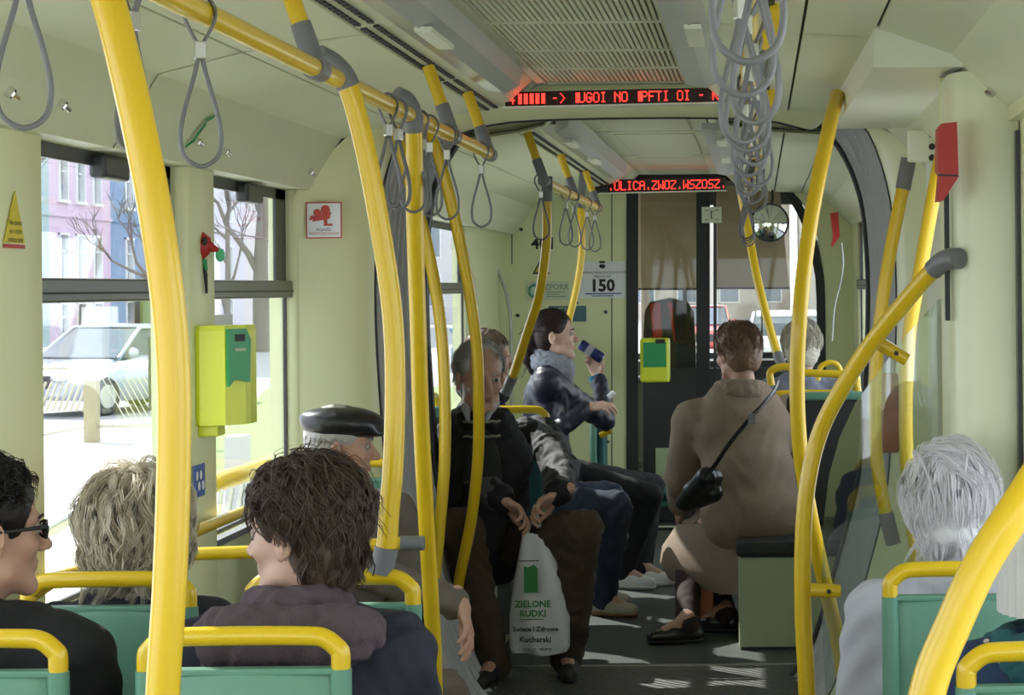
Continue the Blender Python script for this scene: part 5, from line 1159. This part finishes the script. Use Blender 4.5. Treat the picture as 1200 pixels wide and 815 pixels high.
# 9 light haired woman far right -------------------------------------------------------------------
hs = 1.05; ps = Pose(P(939,409,240), 0, .95, .04); hm9 = hairm('pale', (.50,.46,.38), .3)
r_, Rh, Hh, L = person('woman with short pale hair seen from behind, near the cab partition', ps, 4, 0, 0, S3, True, hs, face=False)
garment(r_, ps, mat('blue_grey_cloth',(.16,.17,.22),.85,var=.3,vscale=30), 'jacket', 1.05, seed=9.3)
trousers(r_, ps, M_blk)
hair(r_, (Rh,Hh), hs, hm9, lambda g: shell_short(g,.010), [dict(n=420, per=7, length=.075, target=lambda D: np.stack([D[:,0]*.5,-.3+0*D[:,0],-1+0*D[:,0]],1), accept=acc_all, lift=.014, curl=.004, cf=1., rads=.0014, seed=15, spread=.004, outw=.1)], disp=.0012)
# 10 white haired woman -----------------------------------------------------------------------------
hs = 1.04; ps = Pose(P(1112,600,528), 3, .92, .05); hm10 = hairm('white', (.96,.91,.95), .06, .5)
ps = Pose(P(1112,600,528), 3, .92, .05, wr={1: P(1180,760,500)+V(0,.2,0)}, knee={1: V(.50,4.92,.50), -1: V(.33,4.92,.50)}, ank={1: V(.50,4.90,.09), -1: V(.33,4.9,.09)})
r_, Rh, Hh, L = person('white haired woman in a pale lilac jacket seen from behind at the right', ps, 8, -3, 0, S3, True, hs, face=False)
jk = garment(r_, ps, M_wjack, 'jacket', 1.12, amp=.006, f1=18, seed=3.9, collar=.024, cr=.082, cz=.475)
hair(r_, (Rh,Hh), hs, hm10, lambda g: (shell_short(g,.014), g.ell((0,-.040,-.035),(.064,.046,.05),k=.03)), [
    dict(n=260, per=8, length=.06, target=lambda D: np.stack([D[:,0]*.2,.1+0*D[:,0],-1+0*D[:,0]],1), accept=lambda d: d[1]<.15 and -.8<d[2]<.75, cen=(0,-.052,-.03), rad=(.069,.052,.076), lift=.008, curl=.003, cf=1.1, rads=.0013, seed=33, spread=.0045, drop=0),
    dict(n=50, per=2, length=.07, target=lambda D: np.stack([D[:,0],-.4+0*D[:,0],.3+0*D[:,0]],1), accept=acc_top, lift=.03, curl=.010, cf=.8, rads=.0009, seed=34, spread=.002, outw=.45, drop=1.2),
    dict(n=420, per=9, length=.09, target=lambda D: np.stack([D[:,0]*.2,0*D[:,0],-1+0*D[:,0]],1), accept=lambda d: d[1]<.4 and -.75<d[2]<.15, cen=(0,-.030,.02), rad=(.086,.088,.09), lift=.012, curl=.003, rads=.0013, seed=26, spread=.0045, tuck=(0,.5,0), drop=0),
    dict(n=700, per=9, length=lambda D: .13+.08*np.clip(D[:,2],0,1), target=lambda D: np.stack([D[:,0]*.55+.15, -.35+D[:,1]*.2, -1+0*D[:,0]],1), accept=acc_all, lift=.022, curl=.005, cf=.8, rads=.0012, seed=16, spread=.0045, outw=.0, tuck=(0,.35,0)),
    dict(n=120, per=8, length=.11, target=lambda D: np.stack([.8+0*D[:,0], -.6+0*D[:,0], -.2+0*D[:,0]],1), accept=lambda d: d[2]>.55, lift=.028, curl=.004, cf=.7, rads=.0012, seed=17, spread=.004, outw=.05)], disp=.001)
# 11 person in white knitted hat ------------------------------------------------------------------------
hs = 1.02; ps = Pose(P(1232,655,690), 8, .92, .05)
r_, Rh, Hh, L = person('person in a ribbed white knitted hat and navy coat at the bottom right corner', ps, 5, 0, 0, S3, True, hs, face=False)
garment(r_, ps, mat('blue_cloth',(.018,.040,.10),.85,bump=.15,bscale=200), 'coat', 1.22, amp=.007, f1=15, seed=5.9, collar=.03, cr=.09, cz=.46)
mb = MB(); rg_ = []
for i in range(15):
    t_ = i/14; z = -.085+.235*t_; rr2 = .098*math.sqrt(max(1-max(0,(t_-.42)/.60)**2.2,0.02)); ring = []
    for k in range(240):
        a = 2*PI*k/240; q_ = 1+.035*math.cos(a*30); ring.append(L(rr2*q_*.93*math.cos(a),-.018+rr2*q_*1.08*math.sin(a),z))
    rg_.append(ring)
mb.loft(rg_); mb.build('knitted_hat', mat('white_knit',(.66,.64,.64),.95,bump=.15,bscale=400), r_)
g = SDF(.02); c = ps.neck+V(-.005,-.01,.01)
for i in range(14):
    a, b_ = 2*PI*i/14, 2*PI*(i+1)/14; f_ = lambda a,r0=.088,z=0: c+V(r0*math.cos(a),r0*math.sin(a),z); g.cap(f_(a),f_(b_),.030); g.cap(f_(a,.105,-.03),f_(b_,.105,-.03),.026)
v,f = g.mesh(.006, folds(.005,40,1.7)); scf = MB().add(v,f,True).build('scarf', mat('teal_scarf',(.02,.10,.12),.9,bump=.3,bscale=120), r_)
fl_ = MB(); rg2 = random.Random(4)
for k in range(46):
    a = rg2.uniform(2.6,6.6); p = c+V(.118*math.cos(a),.118*math.sin(a),rg2.uniform(-.04,.02)); n_ = V(math.cos(a),math.sin(a),0)
    for j in range(5): an = j*1.256; s_ = V(-n_.y,n_.x,0); fl_.ball(p+n_*.008+s_*.006*math.cos(an)+V(0,0,.006*math.sin(an)), .004, 6)
tag(fl_.build('flower_print', mat('cream_print',(.55,.50,.42),.9), scf), kind='stuff')

# ================================================================== OUTSIDE
GZ = -.45
M_asph = mat('asphalt', (.36,.36,.37), .9, var=.08, vscale=1.5); M_pave = mat('pavement', (.50,.49,.48), .9, var=.06, vscale=2)
M_grass = mat('grass', (.20,.27,.10), .95, var=.25, vscale=5); M_kerb = mat('kerb', (.45,.45,.44), .9)
rd = struct(MB().box((-60,-20,GZ-.2),(60,160,GZ)).build('floor_street', M_asph, None, (0,50,GZ))); rd.name = 'ground'
def ground(name, x0, y0, x1, y1, h, m, lab): o = MB().box((x0,y0,GZ-.02),(x1,y1,GZ+h)).build(name, m); struct(o); return o
ground('trim_7', -24, 20, -18.5, 110, .10, M_pave, '')
ground('trim_8', -9.4, 10, -3, 27, .05, M_pave, '')
gq = MB().prism([(-6.0,21),(-3.5,21),(-3.5,40),(-9.6,40)], (0,0,GZ),(1,0,0),(0,1,0),(0,0,1),0,.06).build('trim_9', M_grass); struct(gq)
# buildings on the left of the street, facade plane x=-24
M_frame = mat('window_white', (.80,.80,.80), .6); M_wglass = mat('window_dark', (.22,.26,.32), .15)
def house(y0, y1, X, col, cols, lab, zt=14, ground_doors=True, name='house'):
    m = mat('facade_%s' % lab[:12], col, .9, var=.06, vscale=1.2)
    t = thing(name, lab, 'building', (X-4, (y0+y1)/2, GZ), 'street fronts'); th = .3
    rows = [(-.2,1.2),(2.0,3.6),(4.7,6.4),(7.5,9.1),(10.3,11.9)]
    # wall built around openings
    w = MB(); zz = GZ
    xs = [(c-.5, c+.5) for c in cols]
    e = [y0]+[q_ for p in xs for q_ in p]+[y1]
    for i in range(0,len(e),2): w.box((X-th,e[i],GZ),(X,e[i+1],zt))
    for a, b in xs:
        z = GZ
        for r0, r1 in rows: w.box((X-th,a,z),(X,b,r0)); z = r1
        w.box((X-th,a,z),(X,b,zt))
    w.box((X-8,y0,GZ),(X-th,y0+.3,zt)).box((X-8,y1-.3,GZ),(X-th,y1,zt)).box((X-8.3,y0,GZ),(X-8,y1,zt)).box((X-8,y0,zt-.2),(X,y1,zt))
    w.box((X,y0,1.55),(X+.08,y1,1.68)).box((X,y0,4.15),(X+.08,y1,4.25)).build('wall', m, t)
    for a, b in xs:
        for r0, r1 in rows:
            f = MB(); u = .08
            f.box((X-.15,a,r0),(X+.06,a+u,r1)).box((X-.15,b-u,r0),(X+.06,b,r1)).box((X-.15,a,r1-u),(X+.08,b,r1)).box((X-.15,a-.05,r0-.06),(X+.12,b+.05,r0+.04)).box((X-.12,(a+b)/2-.03,r0),(X-.05,(a+b)/2+.03,r1)).box((X-.12,a,r0+(r1-r0)*.6),(X-.05,b,r0+(r1-r0)*.6+.05))
            fo = f.build('window_frame', M_frame, t); MB().box((X-.2,a,r0),(X-.16,b,r1)).build('pane', M_wglass, fo)
    return t
house(58, 69.4, -24, (.40,.52,.52), [60.5,63,65.3,67.9], 'grey green street house seen through the left window')
house(69.4, 76, -24, (.66,.50,.62), [70.8,72.6,74.4], 'pink street house with white window frames')
house(76, 84.5, -24, (.22,.31,.46), [78.2,81.5], 'blue street house beside the pink one')
house(84.5, 96, -24, (.62,.58,.66), [87,90,93], 'pale lilac street house behind the bare trees')
house(96, 112, -24, (.66,.60,.60), [98.5,102,105.5,109], 'pale rose street house furthest up the street')
# house closing the street far ahead
for (x0,x1,y,col,lab) in [(-23,-9,118,(.62,.60,.62),'pale grey house closing the view behind the trees'),(-8.5,2,126,(.56,.50,.44),'tan building far ahead through the windscreen'),(2.5,14,120,(.60,.56,.52),'beige building far ahead right through the windscreen')]:
    m = mat('far_%s' % lab[:9], col, .9); t = thing('house', lab, 'building', ((x0+x1)/2,y,GZ), 'buildings ahead'); w = MB().box((x0,y,GZ),(x1,y+8,12)).build('wall', m, t)
    k = 0
    for zz in (0.6,3.4,6.2,9.0):
        xx = x0+1.0
        while xx < x1-1.5: f = MB().box((xx-.1,y-.06,zz-.1),(xx+1.2,y,zz+1.8)).build('window_frame', M_frame, t); MB().box((xx,y-.08,zz),(xx+1.1,y-.06,zz+1.7)).build('pane', M_wglass, f); xx += 2.6
# white shop board, blue gate
o = MB().box((-23.85,72.2,-.1),(-23.75,76.0,1.0)).build('shop_board', M_frame); tag(o, 'blank white shop board on the pink house front', 'board')
o = MB().box((-19,86,GZ),(-16.6,86.15,1.9),.02).build('blue_kiosk', mat('kiosk_blue', (.16,.26,.48), .6)); tag(o, 'blue street kiosk panel beyond the validator', 'kiosk')
o = MB().box((-23.6,78.2,GZ),(-23.5,81.2,1.6)).build('ivy_patch', M_grass); tag(o, 'green ivy patch at the foot of the blue house', 'ivy')
# bare trees
M_bark = mat('bark', (.20,.17,.15), .95, bump=.4, bscale=20)
def tree(x, y, h, lean, lab, seed, r0=.16):
    rg = random.Random(seed); t = thing('bare_tree', lab, 'tree', (x,y,GZ), 'bare street trees'); tr = MB(); br = MB()
    base = V(x,y,GZ); top = V(x+lean,y,GZ+h*.6); mid = base.lerp(top,.5)+V(rg.uniform(-.2,.2),0,0)
    sp = smooth_path([base,mid,top],5); tr.tube(sp, [r0*(1-.5*i/(len(sp)-1)) for i in range(len(sp))], 8).build('trunk', M_bark, t)
    def grow(p, d, L, r, n):
        q_ = p+d*L; m = p+d*L*.5+V(rg.uniform(-.1,.1),rg.uniform(-.1,.1),rg.uniform(-.05,.1))*L
        br.tube([p,m,q_], [r,r*.8,r*.55], 5)
        if n > 0:
            for _ in range(3): grow(q_, (d+V(rg.uniform(-.8,.8),rg.uniform(-.8,.8),rg.uniform(-.2,.7))).normalized(), L*.68, r*.55, n-1)
    for k in range(5): grow(sp[-1-k*2], (V(rg.uniform(-1,1),rg.uniform(-1,1),rg.uniform(.4,1.2))).normalized(), h*.2, r0*.45, 4)
    br.build('branches', M_bark, t)
tree(-18.6,46.5,7,1.1,'slender leaning bare tree in front of the grey green house',1,.12)
tree(-17.2,62,9,-.2,'thick bare tree seen left in the second window',2,.24); tree(-16.0,66,10,.2,'thick bare tree seen right in the second window',3,.30)
tree(-12.6,58,9,.3,'bare tree by the grass near the second window edge',4,.16); tree(-19.5,75,8,.1,'bare tree in front of the blue house',5,.14)
tree(-3.4,62,8,.2,'bare tree ahead of the tram seen through the windscreen',8,.16)
# cars
def car(x, y, rz, col, lab, grp='street cars'):
    t = thing('car', lab, 'car', (x,y,GZ), grp); pm = mat('paint_%s' % lab[:10], col, .25, coat=.6, metal=.3)
    L, Wd = 4.1, 1.72; R = Matrix.Rotation(rz,3,'Z')
    def T_(p): return tuple(R@Vector(p)+V(x,y,GZ))
    # body stations along length (front at -L/2)
    S = [(-2.05,.35,.55,.70),(-1.98,.28,.70,.80),(-1.5,.24,.80,.84),(-.95,.22,.90,.86),(-.3,.22,.93,.86),(.9,.22,.93,.86),(1.6,.26,.95,.83),(1.95,.30,.90,.78),(2.05,.36,.70,.72)]
    rings = [[T_(p) for p in [(-w,s,z0),(-w-.01,s,(z0+z1)/2+.05),(-w*.96,s,z1-.06),(-w*.86,s,z1),(w*.86,s,z1),(w*.96,s,z1-.06),(w+.01,s,(z0+z1)/2+.05),(w,s,z0)]] for s,z0,z1,w in S]
    MB().loft(rings, caps=True).build('body', pm, t)
    C = [(-1.0,.90,.92,.78),(-.35,.90,1.36,.66),(.0,.90,1.42,.64),(.9,.90,1.40,.64),(1.5,.90,1.18,.68),(1.75,.88,.94,.74)]
    rg_ = [[T_(p) for p in [(-w-.08,s,z0),(-w,s,z1),(w,s,z1),(w+.08,s,z0)]] for s,z0,z1,w in C]
    MB().loft(rg_, caps=True, smooth=False).build('glasshouse', mat('car_glass', (.10,.12,.15), .08), t)
    R2 = [[T_((-.63,s,z)),T_((.63,s,z)),T_((.63,s,z+.03)),T_((-.63,s,z+.03))] for s,z in [(-.28,1.385),(0,1.41),(.9,1.39),(1.15,1.31)]]
    MB().loft(R2, smooth=False, caps=True).build('roof', pm, t)
    for s in (-1,1):
        MB().tube([T_((s*.83,-.98,.90)),T_((s*.70,-.33,1.38)),T_((s*.68,.9,1.40)),T_((s*.76,1.7,.94))], .035, 6).build('roof_pillar', pm, t)
        MB().tube([T_((s*.82,.35,.9)),T_((s*.67,.35,1.4))], .04, 6).build('door_pillar', pm, t)
        MB().ball(T_((s*.94,-.75,.98)), .09, 8).build('wing_mirror', pm, t)
        MB().ball(T_((s*.60,-2.0,.62)), (.16,.10,.08), 10).build('headlamp', M_chrome, t)
        for yy in (-1.28,1.30):
            c0, c1 = V(*T_((s*.66,yy,.31))), V(*T_((s*.875,yy,.31))); wh = MB().tube([c0,c0.lerp(c1,.9),c1],[.31,.31,.27],18).build('wheel', M_black, t); MB().tube([c1,c1+(c1-c0)*.03],.19,12).build('hubcap', M_alu, wh)

    g_ = MB(); v_ = [T_(p) for p in [(-.42,-2.07,.46),(.42,-2.07,.46),(.42,-2.05,.66),(-.42,-2.05,.66)]]; v2_ = [T_(p) for p in [(-.42,-2.09,.46),(.42,-2.09,.46),(.42,-2.07,.66),(-.42,-2.07,.66)]]
    g_.loft([v_,v2_], smooth=False, caps=True).build('grille', M_black, t)
    v_ = [T_(p) for p in [(-.28,-2.08,.34),(.28,-2.08,.34),(.28,-2.08,.44),(-.28,-2.08,.44)]]; v2_ = [T_(p) for p in [(-.28,-2.10,.34),(.28,-2.10,.34),(.28,-2.10,.44),(-.28,-2.10,.44)]]
    MB().loft([v_,v2_], smooth=False, caps=True).build('number_plate', M_frame, t)
car(-10.6,34.0,math.radians(-24),(.50,.53,.60),'silver blue car in the street seen through the first left window')
car(-3.6,40,0.1,(.8,.8,.8),'white car ahead seen through the cab windscreen, left'); car(.6,44,PI,(.75,.76,.78),'pale car ahead seen through the cab windscreen, right')
car(2.6,52,PI,(.08,.12,.3),'dark blue car ahead at the right of the windscreen'); car(-1.6,58,0,(.45,.05,.04),'red car far ahead through the windscreen')
car(-6.4,50,0,(.12,.2,.35),'blue car far ahead left through the windscreen')
o = MB().box((-3,31,GZ),(2.4,36,GZ+.06)).build('green_verge', mat('bright_grass', (.22,.40,.10), .9)); tag(o, 'bright green verge ahead of the tram', 'grass')
# railing at the stop
M_rail = mat('railing_paint', (.55,.52,.40), .6)
t = thing('street_railing', 'low metal street railing with mesh infill in front of the silver car', 'railing', (-8.2,27,GZ))
p0 = P(108,513,92); rr_ = 92
MB().box((p0.x-.08,p0.y-.08,GZ),(p0.x+.08,p0.y+.08,P(108,446,rr_).z)).build('post', mat('post_stone', (.42,.37,.22), .8), t)
tp = [P(37,432,86),P(95,430,90),P(104,446,92)]; MB().tube(tp, .03, 8).build('top_rail', M_rail, t)
tp = [P(104,446,92),P(118,441,92),P(140,428,93),P(200,427,96)]; MB().tube(tp, .05, 8).build('top_rail', M_frame, t)
MB().tube([P(37,512,86),P(100,500,92)], .02, 6).build('lower_rail', M_rail, t); MB().tube([P(116,500,92),P(200,498,96)], .02, 6).build('lower_rail', M_rail, t)
dm = MB()
for k in range(9): dm.tube([P(40+k*7,482,88),P(54+k*7,448,88)], .018, 4)
for k in range(12): dm.tube([P(118+k*7,440+k*0,92),P(150+k*7,497,94)], .008, 4)
dm.build('mesh_bars', M_rail, t)
# platform barrier close to the tram, pale diagonal slats and yellow rail
t = thing('platform_barrier', 'yellow topped barrier with white slats outside the second window', 'barrier', P(260,640,330))
MB().tube(smooth_path([P(232,600,330),P(240,575,325),P(262,563,320),P(285,556,315),P(330,540,300)],4), .035, 10).build('top_rail', M_yel, t)
for k in range(9): MB().tube([P(236+k*12,650-k*2,330-k*2),P(248+k*12,578-k*3,325-k*2)], .010, 5).build('slat', M_frame, t)
for q_ in (P(236,600,330),P(325,542,302)): MB().tube([V(q_.x,q_.y,GZ),q_], .03, 8).build('leg', M_alu, t)
t = thing('platform_barrier', 'pale yellow barrier rail outside the first window, low beside the blonde woman', 'barrier', P(80,650,400))
MB().tube(smooth_path([P(30,640,400),P(70,615,395),P(120,585,390),P(150,560,380)],4), .02, 8).build('top_rail', M_alu, t)
for q_ in (P(34,640,400),P(120,585,390)): MB().tube([V(q_.x,q_.y,GZ),q_], .02, 8).build('leg', M_alu, t)
MB().tube(smooth_path([P(40,700,410),P(90,660,400),P(140,600,390)],4), .03, 8).build('side_rail', M_frame, t)
_a, _b = P(263,545,145), P(283,512,145); o = MB().box((_a.x,_a.y,GZ),(_b.x,_b.y+.3,_b.z)).build('grey_bollard', M_kerb); tag(o, 'grey concrete bollard on the pavement outside the second window', 'bollard')
for k in range(6):
    yy = 14+k*2.2; o = MB().box((-8.6,yy,GZ),(-4,yy+.15,GZ+.055)).build('trim_%d' % (11+k), M_kerb); struct(o)
